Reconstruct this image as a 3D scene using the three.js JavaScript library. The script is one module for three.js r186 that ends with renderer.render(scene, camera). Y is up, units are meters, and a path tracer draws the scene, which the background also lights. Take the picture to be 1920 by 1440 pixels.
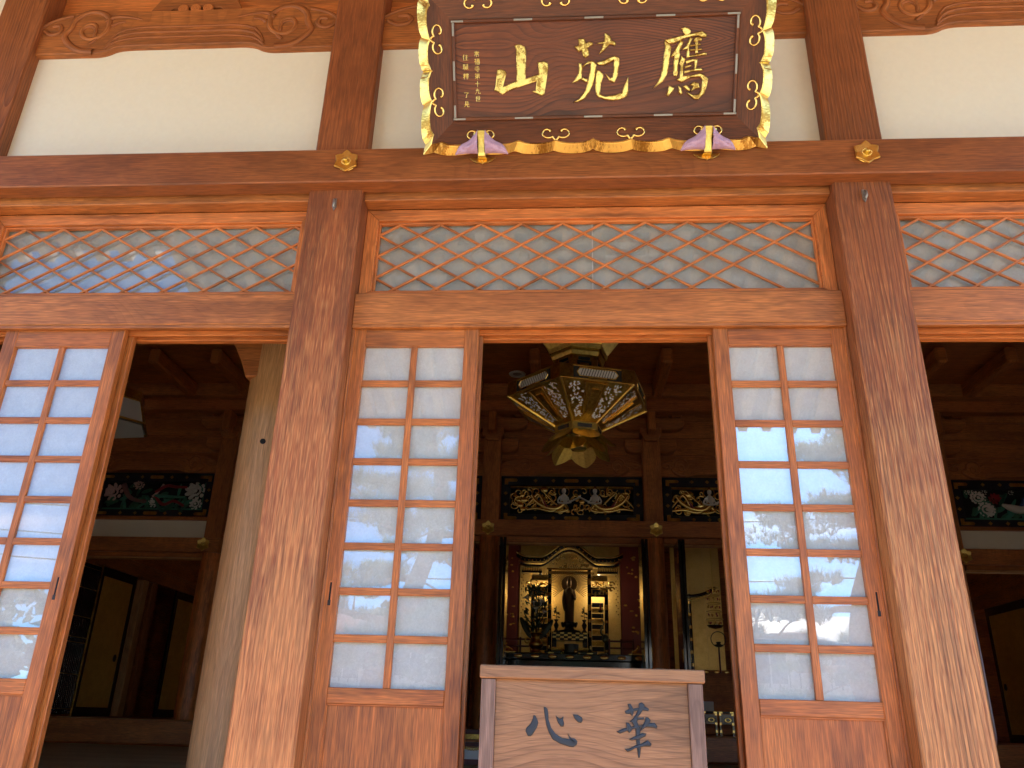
import * as THREE from 'three';
import { Sky } from 'three/addons/objects/Sky.js';
import { mergeGeometries } from 'three/addons/utils/BufferGeometryUtils.js';

// ------------------------------------------------------------------ camera, sky, sun, exposure
const scene = new THREE.Scene();
const camera = new THREE.PerspectiveCamera(51.28, 4 / 3, 0.05, 600);
camera.position.set(0, 0.6, 3.3);
camera.rotation.order = 'YXZ';
camera.rotation.set(0.39722, 0.07423, 0.02973);
const renderer = new THREE.WebGLRenderer({ antialias: true });
renderer.setSize(1024, 768);
renderer.toneMapping = THREE.LinearToneMapping;
renderer.toneMappingExposure = 3.95;
renderer.shadowMap.enabled = true;
const sunDir = new THREE.Vector3(0.24, 0.8, 1.0).normalize();
const sky = new Sky();
sky.name = 'sky';
sky.userData = { kind: 'structure' };
sky.scale.setScalar(500);
sky.material.uniforms.sunPosition.value.copy(sunDir);
sky.material.uniforms.turbidity.value = 5;
sky.material.uniforms.rayleigh.value = 0.65;
sky.material.uniforms.mieCoefficient.value = 0.004;
sky.material.uniforms.cloudCoverage.value = 0.35;
sky.material.uniforms.cloudDensity.value = 0.35;
scene.add(sky);
scene.environmentIntensity = 0.22;
const sun = new THREE.DirectionalLight(0xfff6e8, 5);
sun.position.copy(sunDir).multiplyScalar(60);
sun.castShadow = true;
sun.shadow.mapSize.set(4096, 4096);
Object.assign(sun.shadow.camera, { left: -30, right: 30, top: 30, bottom: -30, near: 1, far: 140 });
scene.add(sun, sun.target);

// ------------------------------------------------------------------ helpers
function rngOf(seed) {
  let s = seed | 0;
  return () => { s = (s + 0x6d2b79f5) | 0; let t = Math.imul(s ^ (s >>> 15), 1 | s); t = (t + Math.imul(t ^ (t >>> 7), 61 | t)) ^ t; return ((t ^ (t >>> 14)) >>> 0) / 4294967296; };
}
const rnd = rngOf(7);
const V3 = (x, y, z) => new THREE.Vector3(x, y, z);
const V2 = (x, y) => new THREE.Vector2(x, y);
const lerp = (a, b, t) => a + (b - a) * t;
const clamp = (x, a = 0, b = 1) => Math.min(b, Math.max(a, x));
const sstep = (a, b, x) => { const t = clamp((x - a) / (b - a)); return t * t * (3 - 2 * t); };
const taken = {};
function numbered(name) { const n = taken[name] = (taken[name] ?? -1) + 1; return n ? name + '_' + String(n).padStart(3, '0') : name; }
function thing(name, label, category, [x, y, z] = [0, 0, 0], group) {
  const o = new THREE.Group();
  o.name = numbered(name);
  o.position.set(x, y, z);
  o.userData = { label, category };
  if (group) o.userData.group = group;
  scene.add(o);
  return o;
}
function part(parent, name, geo, mat, label) {
  const m = new THREE.Mesh(geo, mat);
  m.name = name;
  m.castShadow = m.receiveShadow = true;
  if (label) m.userData.label = label;
  parent.add(m);
  return m;
}
function single(name, label, category, geo, mat, pos, group) {
  const m = part(scene, numbered(name), geo, mat);
  m.userData = { label, category };
  if (group) m.userData.group = group;
  if (pos) m.position.set(...pos);
  return m;
}
function structure(name, geo, mat) { const m = part(scene, name, geo, mat); m.userData = { kind: 'structure' }; return m; }

// chamfered box: uv in metres, u along the grain axis (0 x, 1 y, 2 z; the longest by default)
function cbox(w, h, d, c = 0.004, grain, off) {
  const s = [w / 2, h / 2, d / 2];
  c = Math.min(c, s[0] * 0.45, s[1] * 0.45, s[2] * 0.45);
  if (grain === undefined) grain = w >= h && w >= d ? 0 : h >= d ? 1 : 2;
  const ou = off ? off[0] : rnd() * 3, ov = off ? off[1] : rnd() * 3;
  const P = [], N = [], U = [];
  const corner = (sx, sy, sz, ax) => { const p = [sx * s[0], sy * s[1], sz * s[2]]; for (let k = 0; k < 3; k++) if (k !== ax) p[k] -= [sx, sy, sz][k] * c; return p; };
  const tri = (a, b, e) => {
    const n = V3(b[0] - a[0], b[1] - a[1], b[2] - a[2]).cross(V3(e[0] - a[0], e[1] - a[1], e[2] - a[2])).normalize();
    if (n.x * (a[0] + b[0] + e[0]) + n.y * (a[1] + b[1] + e[1]) + n.z * (a[2] + b[2] + e[2]) < 0) { [b, e] = [e, b]; n.negate(); }
    const an = [Math.abs(n.x), Math.abs(n.y), Math.abs(n.z)];
    let ax = an[0] >= an[1] && an[0] >= an[2] ? 0 : an[1] >= an[2] ? 1 : 2;
    for (const p of [a, b, e]) {
      P.push(...p); N.push(n.x, n.y, n.z);
      if (ax === grain) U.push(p[(grain + 1) % 3] * 0.4 + ou, p[(grain + 2) % 3] + ov);
      else U.push(p[grain] + ou, p[3 - ax - grain] + (ax > grain ? 0.17 : 0) + ov);
    }
  };
  const quad = (a, b, e, f) => { tri(a, b, e); tri(a, e, f); };
  for (let ax = 0; ax < 3; ax++) for (const sg of [-1, 1]) {
    const f = (i, j) => { const q = [0, 0, 0]; q[ax] = sg; q[(ax + 1) % 3] = i; q[(ax + 2) % 3] = j; return corner(...q, ax); };
    quad(f(-1, -1), f(1, -1), f(1, 1), f(-1, 1));
  }
  for (let ax = 0; ax < 3; ax++) for (const i of [-1, 1]) for (const j of [-1, 1]) {
    const b = (ax + 1) % 3, e = (ax + 2) % 3;
    const f = (k, on) => { const q = [0, 0, 0]; q[ax] = k; q[b] = i; q[e] = j; return corner(...q, on); };
    quad(f(-1, b), f(1, b), f(1, e), f(-1, e));
  }
  for (const i of [-1, 1]) for (const j of [-1, 1]) for (const k of [-1, 1]) tri(corner(i, j, k, 0), corner(i, j, k, 1), corner(i, j, k, 2));
  const g = new THREE.BufferGeometry();
  g.setAttribute('position', new THREE.Float32BufferAttribute(P, 3));
  g.setAttribute('normal', new THREE.Float32BufferAttribute(N, 3));
  g.setAttribute('uv', new THREE.Float32BufferAttribute(U, 2));
  return g;
}
// a board between given bounds, as a part placed at its middle
function board(parent, name, x0, x1, y0, y1, z0, z1, mat, c, grain, off) {
  const m = part(parent, name, cbox(x1 - x0, y1 - y0, z1 - z0, c, grain, off), mat);
  m.position.set((x0 + x1) / 2, (y0 + y1) / 2, (z0 + z1) / 2);
  return m;
}
const moved = (g, x, y, z) => g.translate(x, y, z);
const plain = (g) => { const r = g.index ? g.toNonIndexed() : g; for (const k of Object.keys(r.attributes)) if (!['position', 'normal', 'uv'].includes(k)) r.deleteAttribute(k); r.clearGroups?.(); return r; };
const join = (list) => mergeGeometries(list.map(plain), false);
function shapeOf(flat, k = 0.001) { const s = new THREE.Shape(); for (let i = 0; i < flat.length; i += 2) i ? s.lineTo(flat[i] * k, flat[i + 1] * k) : s.moveTo(flat[i] * k, flat[i + 1] * k); s.closePath(); return s; }
function polyShape(pts) { const s = new THREE.Shape(); pts.forEach((p, i) => i ? s.lineTo(p[0], p[1]) : s.moveTo(p[0], p[1])); s.closePath(); return s; }
function extrude(shape, depth, bevel = 0.004, seg = 2, curve = 8) {
  return new THREE.ExtrudeGeometry(shape, { depth, bevelEnabled: bevel > 0, bevelThickness: bevel, bevelSize: bevel, bevelOffset: -bevel, bevelSegments: seg, curveSegments: curve });
}
// a tube through points whose radius may change; radii a number or a function of 0..1
function tube(pts, radius, sides = 6, div = 0, flat = 1) {
  const curve = new THREE.CatmullRomCurve3(pts);
  const n = div || pts.length * 3;
  const g = new THREE.TubeGeometry(curve, n, 1, sides, false);
  const p = g.attributes.position, c = new THREE.Vector3(), v = new THREE.Vector3();
  for (let i = 0; i <= n; i++) {
    curve.getPointAt(i / n, c);
    const r = typeof radius === 'number' ? radius : radius(i / n);
    for (let j = 0; j <= sides; j++) { const k = i * (sides + 1) + j; v.fromBufferAttribute(p, k).sub(c).multiplyScalar(r); v.z *= flat; p.setXYZ(k, c.x + v.x, c.y + v.y, c.z + v.z); }
  }
  const uv = g.attributes.uv, len = curve.getLength();
  for (let i = 0; i < uv.count; i++) uv.setXY(i, uv.getX(i) * len, uv.getY(i) * 0.06);
  return g;
}
function turned(pts, seg = 28) {                            // a turned wooden shaft: grain along its height
  const g = lathe(pts, seg), p = g.attributes.position, uv = g.attributes.uv, ou = rnd() * 2;
  for (let i = 0; i < uv.count; i++) uv.setXY(i, p.getY(i) + ou, uv.getX(i) * Math.PI * 2 * 0.15);
  return g;
}
const lathe = (pts, seg = 20) => new THREE.LatheGeometry(pts.map((p) => V2(p[0], p[1])), seg);
function ellipsoid(x, y, z, rx, ry, rz, seg = 10) { const g = new THREE.SphereGeometry(1, seg, Math.max(6, seg - 3)); g.scale(rx, ry, rz); return g.translate(x, y, z); }
function spiralPts(cx, cy, r0, r1, a0, a1, z = 0, n = 14) { const o = []; for (let i = 0; i <= n; i++) { const t = i / n, a = lerp(a0, a1, t), r = lerp(r0, r1, Math.pow(t, 0.8)); o.push(V3(cx + r * Math.cos(a), cy + r * Math.sin(a), z)); } return o; }

// ------------------------------------------------------------------ textures
function noise2(seed) {
  const h = (x, y) => { let n = Math.imul(x, 374761393) + Math.imul(y, 668265263) + Math.imul(seed, 1442695041); n = Math.imul(n ^ (n >>> 13), 1274126177); return ((n ^ (n >>> 16)) >>> 0) / 4294967296; };
  return (x, y) => { const i = Math.floor(x), j = Math.floor(y); let a = x - i, b = y - j; a = a * a * (3 - 2 * a); b = b * b * (3 - 2 * b); const p = h(i, j), q = h(i + 1, j), r = h(i, j + 1), s = h(i + 1, j + 1); return p + (q - p) * a + (r - p) * b + (p - q - r + s) * a * b; };
}
function dataTex(w, h, fill, srgb) {
  const a = new Uint8Array(w * h * 4);
  for (let y = 0; y < h; y++) for (let x = 0; x < w; x++) { const c = fill(x, y), i = (y * w + x) * 4; a[i] = clamp(c[0], 0, 255); a[i + 1] = clamp(c[1], 0, 255); a[i + 2] = clamp(c[2], 0, 255); a[i + 3] = 255; }
  const t = new THREE.DataTexture(a, w, h);
  t.magFilter = THREE.LinearFilter; t.minFilter = THREE.LinearMipmapLinearFilter; t.generateMipmaps = true;
  t.wrapS = t.wrapT = THREE.MirroredRepeatWrapping;
  if (srgb) t.colorSpace = THREE.SRGBColorSpace;
  t.needsUpdate = true;
  return t;
}
// wood: growth rings cut by the board's face; light early wood c1, dark late wood c2, blotches of c3; size in metres
function wood(seed, { w = 1024, h = 512, mw = 2, mh = 0.5, ring = 90, wave = 0.1, heart = 0.5, depth = 0.25, c1, c2, c3, late = 0.5, fibre = 10, blotch = 0.4, ridge = 1, pores = 0, swirl = 0, cracks = 0, sharp = 3, streak = 0.3, stain = 0.8, worn = null, wear = null }) {
  const n = noise2(seed), n2 = noise2(seed + 31), n3 = noise2(seed + 77);
  const H = new Float32Array(w * h), C = new Uint8Array(w * h * 3);
  for (let y = 0; y < h; y++) for (let x = 0; x < w; x++) {
    let u = x / w * mw, v = y / h * mh;
    if (swirl) { const a = n3(u * 2.2, v * 5) - 0.5, b = n3(u * 2.2 + 40, v * 5 + 9) - 0.5; u += swirl * a; v += swirl * 0.55 * b; }
    const vv = v - mh * heart + wave * (n(u * 1.1, 3.3) - 0.5) + wave * 0.35 * (n(u * 4, 8.8) - 0.5);
    const dd = depth * (0.15 + n2(u * 0.9, 1.7)) + 0.02 * n2(u * 6, 2.2);
    let r = Math.sqrt(vv * vv + dd * dd) * ring; r += 0.7 * n(u * 3, v * 22) + 1.5 * n3(r * 0.33, 9.1) + 0.5 * n(u * 1.2 + 4, r * 0.8);
    const f = r - Math.floor(r);
    const lw = Math.pow(f, sharp) * (0.55 + 0.45 * n2(Math.floor(r) * 7.3, 4.4)) - (f > 0.93 ? (f - 0.93) / 0.07 * Math.pow(0.93, sharp) * 0.8 : 0);
    const fade = 0.25 + 1.1 * n2(u * 1.6 + 5, v * 9 + 3);
    const fib = n3(u * 14, v * 700) * 0.6 + n3(u * 40, v * 1500 + 50) * 0.4 - 0.5;
    const bl = (n2(u * 2.3 + 9, v * 7) * 0.55 + n(u * 9 + 70, v * 22) * 0.3 + n(u * 34, v * 90) * 0.15) - 0.5;
    const po = pores && n(u * 60, v * 900) > 0.86 ? pores : 0;
    const L = clamp(lw * late * fade + po, 0, 1), B = clamp(0.5 + bl * 1.8) * blotch, i = y * w + x;
    const W = worn ? sstep(0.1, 0.95, wear(u) + (n3(u * 7 + 2, v * 240) - 0.5) * 0.55 + (n2(u * 24, v * 480) - 0.5) * 0.6 + (n(u * 6 + 1, v * 30) - 0.5) * 0.2 + (n(u * 1.8 + 8, v * 9) - 0.5) * 0.2) : 0;   // rain-worn fibres where the stain is gone
    for (let k = 0; k < 3; k++) { let c = lerp(c1[k], c2[k], L); c = lerp(c, c3[k], B); if (worn) c = lerp(c, worn[k] * (1 - 0.42 * L), W); C[i * 3 + k] = clamp(c * (1 + fib * fibre / 100 + streak * (n2(u * 15 + 3, v * 260) + 0.6 * n(u * 30, v * 520 + 7) - 0.8) * 0.3 - 0.22 * stain * sstep(0.5, 0.78, n3(u * 2.6 + 17, v * 11 + 2) * 0.65 + n(u * 11, v * 60) * 0.35)), 0, 255); }
    H[i] = clamp(0.45 + ridge * 0.4 * lw + fib * 0.18 - po * 0.4);
  }
  if (cracks) {
    const q = rngOf(seed + 5);
    for (let k = 0; k < cracks; k++) {
      let yy = (0.15 + 0.7 * q()) * h, x0 = q() * w * 0.8, len = (0.1 + q() * 0.5) * w;
      for (let x = x0; x < Math.min(w - 1, x0 + len); x++) { yy += (q() - 0.5) * 0.35; const i = Math.round(clamp(yy, 1, h - 2)) * w + Math.round(x); for (let m = 0; m < 3; m++) C[i * 3 + m] *= 0.42; H[i] *= 0.25; }
    }
  }
  const col = dataTex(w, h, (x, y) => { const i = (y * w + x) * 3; return [C[i], C[i + 1], C[i + 2]]; }, true);
  const bump = dataTex(w, h, (x, y) => { const k = H[y * w + x] * 255; return [k, k, k]; });
  col.repeat.set(1 / mw, 1 / mh); bump.repeat.set(1 / mw, 1 / mh);
  return { col, bump };
}
const std = (o) => new THREE.MeshStandardMaterial(o);
const phys = (o) => new THREE.MeshPhysicalMaterial(o);
const lin = (r, g, b) => new THREE.Color().setRGB(r, g, b);
function woodMat(tex, o = {}) { return std({ map: tex.col, bumpMap: tex.bump, bumpScale: 0.0012, roughness: 0.55, ...o }); }
function mottle(seed, mw, mh, w, h, cols, f = [6, 40, 160], thr = null, fine = 0.06) {
  const n = noise2(seed), m = noise2(seed + 3);
  const t = dataTex(w, h, (x, y) => {
    const u = x / w * mw, v = y / h * mh;
    let a = 0.5 * n(u * f[0], v * f[0]) + 0.3 * m(u * f[1], v * f[1]) + 0.2 * n(u * f[2] + 9, v * f[2]);
    a = thr ? sstep(thr[0], thr[1], a) : clamp((a - 0.3) * 2.5);
    const g = 1 + fine * (m(u * f[2] * 2, v * f[2] * 2) - 0.5);
    return [0, 1, 2].map((k) => lerp(cols[0][k], cols[1][k], a) * g);
  }, true);
  t.repeat.set(1 / mw, 1 / mh);
  return t;
}
const T = {
  beam: wood(11, { w: 1536, h: 512, c1: [190, 119, 62], c2: [108, 58, 26], c3: [142, 82, 42], ring: 40, wave: 0.24, late: 0.3, blotch: 0.62, fibre: 44, depth: 0.45, streak: 0.7, stain: 0.5 }),
  door: wood(23, { w: 1280, h: 512, mw: 1.6, mh: 0.4, c1: [194, 117, 55], c2: [112, 55, 20], c3: [144, 78, 35], ring: 60, wave: 0.12, late: 0.16, blotch: 0.62, fibre: 44, depth: 0.3, streak: 0.7, stain: 0.6 }),
  pillar: wood(37, { w: 2048, mw: 5.2, mh: 0.36, h: 512, c1: [158, 90, 48], c2: [92, 45, 20], c3: [130, 70, 36], ring: 60, wave: 0.06, late: 0.4, blotch: 0.5, fibre: 30, depth: 0.09, cracks: 7, heart: 0.45, streak: 0.5, stain: 0.5, worn: [200, 134, 78], wear: (u) => 1.1 - 0.33 * u }),
  grained: wood(41, { w: 2048, mw: 5.2, mh: 0.36, h: 512, c1: [158, 92, 48], c2: [90, 45, 20], c3: [130, 72, 38], ring: 62, wave: 0.03, late: 0.8, blotch: 0.4, fibre: 30, depth: 0.05, heart: 0.4, ridge: 2, sharp: 2, streak: 0.5, stain: 0.4, worn: [204, 142, 84], wear: (u) => 1.1 - 0.33 * u }),
  frame: wood(53, { mw: 1.6, mh: 0.2, h: 256, c1: [214, 130, 66], c2: [150, 74, 32], c3: [176, 96, 46], ring: 80, wave: 0.02, late: 0.6, blotch: 0.45, fibre: 36, depth: 0.1, streak: 0.6 }),
  plaque: wood(67, { w: 2048, h: 768, mw: 1.7, mh: 0.6, c1: [124, 66, 32], c2: [34, 14, 7], c3: [72, 36, 20], ring: 70, wave: 0.22, late: 1.0, blotch: 0.55, fibre: 24, depth: 0.16, swirl: 0.19, heart: 0.5, sharp: 2.4, streak: 0.4, stain: 0.6 }),
  sign: wood(79, { w: 2048, h: 768, mw: 1, mh: 0.5, c1: [160, 118, 80], c2: [82, 54, 36], c3: [138, 100, 70], ring: 70, wave: 0.09, late: 0.85, blotch: 0.4, fibre: 30, depth: 0.17, swirl: 0.07, sharp: 6, heart: 0.45, streak: 0.4 }),
  signpost: wood(83, { mw: 1, mh: 0.2, w: 512, h: 256, c1: [150, 120, 100], c2: [104, 78, 64], c3: [134, 108, 96], ring: 120, wave: 0.02, late: 0.6, blotch: 0.4, fibre: 24, depth: 0.05 }),
  pale: wood(97, { mw: 2, mh: 0.5, w: 768, h: 384, c1: [204, 156, 104], c2: [150, 100, 58], c3: [178, 128, 80], ring: 40, wave: 0.15, late: 0.5, blotch: 0.4, fibre: 24, depth: 0.2, streak: 0.5, stain: 0.2 }),
};
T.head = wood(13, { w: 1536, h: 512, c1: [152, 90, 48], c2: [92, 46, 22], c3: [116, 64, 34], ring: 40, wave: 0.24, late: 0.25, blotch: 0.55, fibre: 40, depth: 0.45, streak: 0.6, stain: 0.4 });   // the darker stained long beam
const M = {
  beam: woodMat(T.beam, { roughness: 0.5 }),
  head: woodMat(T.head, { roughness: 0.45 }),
  door: woodMat(T.door, { roughness: 0.5 }),
  pillar: woodMat(T.pillar, { roughness: 0.6, bumpScale: 0.0015 }),
  grained: woodMat(T.grained, { roughness: 0.6, bumpScale: 0.003 }),
  frame: woodMat(T.frame, { roughness: 0.55 }),
  carved: woodMat(T.beam, { color: lin(0.85, 0.78, 0.7), roughness: 0.6 }),
  plaque: woodMat(T.plaque, { roughness: 0.42 }),
  plaqueFrame: woodMat(T.beam, { color: lin(0.3, 0.24, 0.21), roughness: 0.5 }),
  sign: woodMat(T.sign, { roughness: 0.75 }),
  signpost: woodMat(T.signpost, { roughness: 0.8 }),
  pale: woodMat(T.pale, { roughness: 0.6 }),
  inner: woodMat(T.beam, { roughness: 0.55 }),
  ceilingWood: woodMat(T.door, { roughness: 0.6 }),
  innerRed: woodMat(T.beam, { roughness: 0.4 }),
  roundColumn: woodMat(T.frame, { roughness: 0.4 }),
  plaster: std({ map: mottle(5, 2, 2, 512, 512, [[236, 228, 205], [238, 231, 209]], [0.7, 2.5, 30], null, 0.012), roughness: 0.95 }),
  glass: phys({ color: 0xffffff, transmission: 1, thickness: 0, roughness: 0, ior: 1.66 }),
  paper: std({ map: mottle(15, 1, 1, 256, 256, [[194, 198, 192], [204, 208, 202]], [4, 30, 120]), roughness: 0.9 }),
  frosted: std({ map: mottle(16, 1, 1, 256, 256, [[160, 165, 156], [170, 175, 166]], [4, 30, 120]), roughness: 0.8 }),
  gold: std({ color: lin(0.93, 0.68, 0.22), metalness: 1, roughness: 0.26 }),
  leaf: std({ map: mottle(25, 0.5, 0.5, 512, 512, [[255, 232, 140], [168, 132, 66]], [18, 80, 260], [0.44, 0.7]), metalness: 1, roughness: 0.36 }),
  brass: std({ map: mottle(26, 0.3, 0.3, 256, 256, [[250, 222, 128], [216, 180, 92]], [12, 60, 200]), metalness: 1, roughness: 0.3 }),
  oldGold: std({ map: mottle(27, 0.5, 0.5, 256, 256, [[226, 186, 96], [176, 132, 62]], [10, 60, 200]), metalness: 1, roughness: 0.32 }),
  goldLeafWall: std({ map: mottle(28, 1, 1, 256, 256, [[240, 206, 130], [222, 184, 104]], [2, 12, 60]), metalness: 1, roughness: 0.38 }),
  fusuma: std({ map: mottle(29, 1, 1, 256, 256, [[226, 178, 86], [208, 158, 70]], [2, 12, 60]), metalness: 0.2, roughness: 0.4 }),
  lacquer: phys({ color: lin(0.012, 0.012, 0.014), roughness: 0.2, clearcoat: 0.6, clearcoatRoughness: 0.1 }),
  lacquerMatt: std({ color: lin(0.012, 0.012, 0.018), roughness: 0.5 }),
  redLacquer: std({ color: lin(0.1, 0.018, 0.014), roughness: 0.3 }),
  black: std({ color: lin(0.02, 0.022, 0.026), roughness: 0.42 }),
  iron: std({ color: lin(0.34, 0.32, 0.28), metalness: 0.8, roughness: 0.45 }),
  darkMetal: std({ color: lin(0.05, 0.045, 0.04), metalness: 0.6, roughness: 0.5 }),
  hole: std({ color: lin(0.01, 0.01, 0.01), roughness: 0.9 }),
  purple: std({ map: mottle(35, 0.2, 0.2, 256, 256, [[204, 174, 200], [176, 144, 176]], [14, 60, 300]), roughness: 0.75 }),
  white: std({ color: lin(0.72, 0.7, 0.64), roughness: 0.6 }),
  green: std({ color: lin(0.03, 0.13, 0.08), roughness: 0.6 }),
  teal: std({ color: lin(0.05, 0.22, 0.15), roughness: 0.6 }),
  red: std({ color: lin(0.3, 0.02, 0.03), roughness: 0.5 }),
  blue: std({ color: lin(0.03, 0.1, 0.28), roughness: 0.5 }),
  pink: std({ color: lin(0.6, 0.4, 0.36), roughness: 0.7 }),
};

// ------------------------------------------------------------------ setting outside
{
  const g = new THREE.PlaneGeometry(400, 400, 1, 1).rotateX(-Math.PI / 2);
  const uv = g.attributes.uv; for (let i = 0; i < uv.count; i++) uv.setXY(i, uv.getX(i) * 400, uv.getY(i) * 400);
  const tex = mottle(45, 3, 3, 512, 512, [[197, 193, 176], [173, 168, 150]], [2, 14, 60]);
  structure('ground', g, std({ map: tex, roughness: 0.95 })).position.y = -0.95;
}

// ------------------------------------------------------------------ temple front
const BX = 0.128;                                        // middle of the centre bay
const PW = 0.1375;                                       // half a pillar
const PX = [-3.2, -1.172, 1.428, 3.456];
const bays = [[PX[0] + PW, PX[1] - PW], [PX[1] + PW, PX[2] - PW], [PX[2] + PW, PX[3] - PW]];
const shoji = phys({ color: lin(0.8, 0.79, 0.75), transmission: 0.5, thickness: 0, roughness: 1 });
const front = thing('temple_front', 'wooden temple front with thick square pillars, long beams and white plaster', 'temple');
{
  PX.forEach((x, i) => {
    const mat = i === 2 || i === 0 ? M.grained : M.pillar;
    const p = board(front, 'pillar', x - PW, x + PW, -0.1, 4.95, -2 * PW, 0, mat, 0.009, 1, [2.53, [0.3, 0.17, 0.16, 0.05][i]]);
    if (i === 1) p.userData.label = 'reddish pillar with fine smooth grain and drying cracks';
    if (i === 2) p.userData.label = 'pillar with coarse weathered upright grain';
  });
  // long head beam that crosses in front of the pillars
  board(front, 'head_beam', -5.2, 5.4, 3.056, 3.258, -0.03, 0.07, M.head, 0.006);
  bays.forEach(([a, b], i) => {
    board(front, 'cover_strip', a + 0.001, b - 0.001, 3.022, 3.0755, -0.13, -0.045, M.beam);
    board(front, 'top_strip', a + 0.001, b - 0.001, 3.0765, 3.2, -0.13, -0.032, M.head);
    const l = board(front, 'lintel', a + 0.001, b - 0.001, 2.336, 2.504, -0.125, -0.08, M.beam, 0.005);
    board(front, 'lintel_back', a + 0.001, b - 0.001, 2.338, 2.504, -0.245, -0.126, M.inner);
    // grooved track under the lintel
    board(front, 'track_rib', a + 0.002, b - 0.002, 2.308, 2.337, -0.158, -0.1475, M.frame, 0.002);
    board(front, 'track_rib', a + 0.002, b - 0.002, 2.306, 2.337, -0.24, -0.2, M.frame, 0.003);
    board(front, 'track_rib', a + 0.002, b - 0.002, 2.318, 2.335, -0.107, -0.083, M.beam, 0.002);
    // plaster above
    board(front, 'plaster_panel', a - 0.02, b + 0.02, 3.16, 4.2, -0.12, -0.075, M.plaster, 0.001);
    // narrow jambs beside the doors
    for (const [x0, x1] of [[a + 0.001, a + 0.012], [b - 0.012, b - 0.001]]) board(front, 'door_jamb', x0, x1, 0, 2.335, -0.25, -0.1, M.beam, 0.002);
    board(front, 'threshold', a, b, -0.06, 0.018, -0.26, -0.03, M.pale, 0.004);
  });
  // side walls of the hall, beside the outer pillars
  for (const s of [-1, 1]) {
    const x0 = s < 0 ? -9.2 : PX[3] + PW, x1 = s < 0 ? PX[0] - PW : 9.4;
    board(front, 'plaster_panel', x0, x1, 2.4, 5.6, -0.2, -0.1, M.plaster, 0.002);
    for (let i = 0; i < 5; i++) {                          // unseen paper doors added to light the hall, boards between them dim it
      const w = (x1 - x0) / 5, a = x0 + i * w;
      if (i === 1 || i === 3) { board(front, 'wall_board', a + 0.04, a + w - 0.04, 0.02, 2.398, -0.18, -0.14, M.beam); continue; }
      const d = board(front, 'added_paper_door', a + 0.04, a + w - 0.04, 0.06, 2.36, -0.1605, -0.1595, shoji, 0);
      for (let k = 0; k < 5; k++) board(d, 'door_bar', -w / 2 + 0.04, w / 2 - 0.04, -1.15 + k * 0.565, -1.11 + k * 0.565, 0.001, 0.02, M.door, 0.002);
      for (const s2 of [-1, 1]) board(d, 'door_stile', s2 * (w / 2 - 0.02) - 0.02, s2 * (w / 2 - 0.02) + 0.02, -1.17, 1.17, -0.018, 0.0225, M.door, 0.002);
    }

  }
}
function carvedBeam(parent, x0, x1, yb, yt, z0, z1, mat, detail = 1) {
  const L = x1 - x0, H = yt - yb, x = (t) => x0 + t * L, s = new THREE.Shape();
  const rise = 0.15 * H;
  s.moveTo(x(0), yb); s.lineTo(x(0.2), yb); s.quadraticCurveTo(x(0.235), yb, x(0.26), yb + rise * 0.6); s.quadraticCurveTo(x(0.28), yb + rise, x(0.33), yb + rise);
  s.lineTo(x(0.67), yb + rise); s.quadraticCurveTo(x(0.72), yb + rise, x(0.74), yb + rise * 0.6); s.quadraticCurveTo(x(0.765), yb, x(0.8), yb); s.lineTo(x(1), yb);
  s.lineTo(x(1), yt - 0.3 * H); s.quadraticCurveTo(x(0.93), yt, x(0.85), yt); s.quadraticCurveTo(x(0.5), yt - 0.07 * H, x(0.15), yt); s.quadraticCurveTo(x(0.07), yt, x(0), yt - 0.3 * H); s.closePath();
  const b = part(parent, 'carved_beam', extrude(s, z1 - z0 - 0.008, 0.004, 1, 10), mat);
  b.position.z = z0 + 0.004;
  const zf = z1 - z0 - 0.003, list = [];
  const add = (pts, r, f = 0.45) => part(b, 'scroll_carving', tube(pts, r, 8, pts.length * 2, f), mat);
  for (const m of [-1, 1]) {
    const X = (t) => m < 0 ? x(t) : x(1 - t), P = (t, y, dz = 0) => V3(X(t), yb + y * H, zf + dz);
    const spir = (ct, cy, r0, r1, a0, a1, n = 18) => spiralPts(0, 0, r0 * H, r1 * H, a0, a1, zf, n).map((p) => V3(X(ct) - m * p.x, yb + cy * H + p.y, p.z));
    const w = 0.062 * H;
    add([P(0.2, 0.03), P(0.155, 0.06), P(0.115, 0.2), P(0.09, 0.42), ...spir(0.17, 0.62, 0.36, 0.36, Math.PI * 1.02, Math.PI * 0.15, 10).map((p) => p), ...spir(0.175, 0.56, 0.3, 0.07, -0.1, -Math.PI * 2.1, 16)], (t) => w * (1.15 - 0.5 * t));
    add([P(0.18, 0.2), P(0.2, 0.33), ...spir(0.165, 0.5, 0.16, 0.12, -0.5, Math.PI * 0.9, 8)], w * 0.6);
    add([P(0.015, 0.55), P(0.04, 0.45), P(0.07, 0.52), P(0.065, 0.66), P(0.04, 0.66)], w * 0.8);
    add([P(0.0, 0.62), P(0.03, 0.76), P(0.07, 0.86), P(0.1, 0.9)], w * 0.6);
    add([P(0.215, 0.72), P(0.245, 0.84), P(0.29, 0.83), P(0.34, 0.76)], (t) => w * 0.9 * (1 - 0.7 * t));
    add([P(0.24, 0.62), P(0.262, 0.7), P(0.285, 0.72)], (t) => w * 0.8 * (1 - 0.6 * t));
    for (let k = 0; k < 3; k++) add([P(0.235 + 0.004 * k, 0.08 + 0.06 * k), P(0.27, 0.25 + k * 0.105), P(0.33, 0.32 + k * 0.12), P(0.42, 0.33 + k * 0.12), P(0.505, 0.33 + k * 0.12)], w * (0.42 + 0.12 * (k === 1)), 0.6);
  }
  return b;
}
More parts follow.
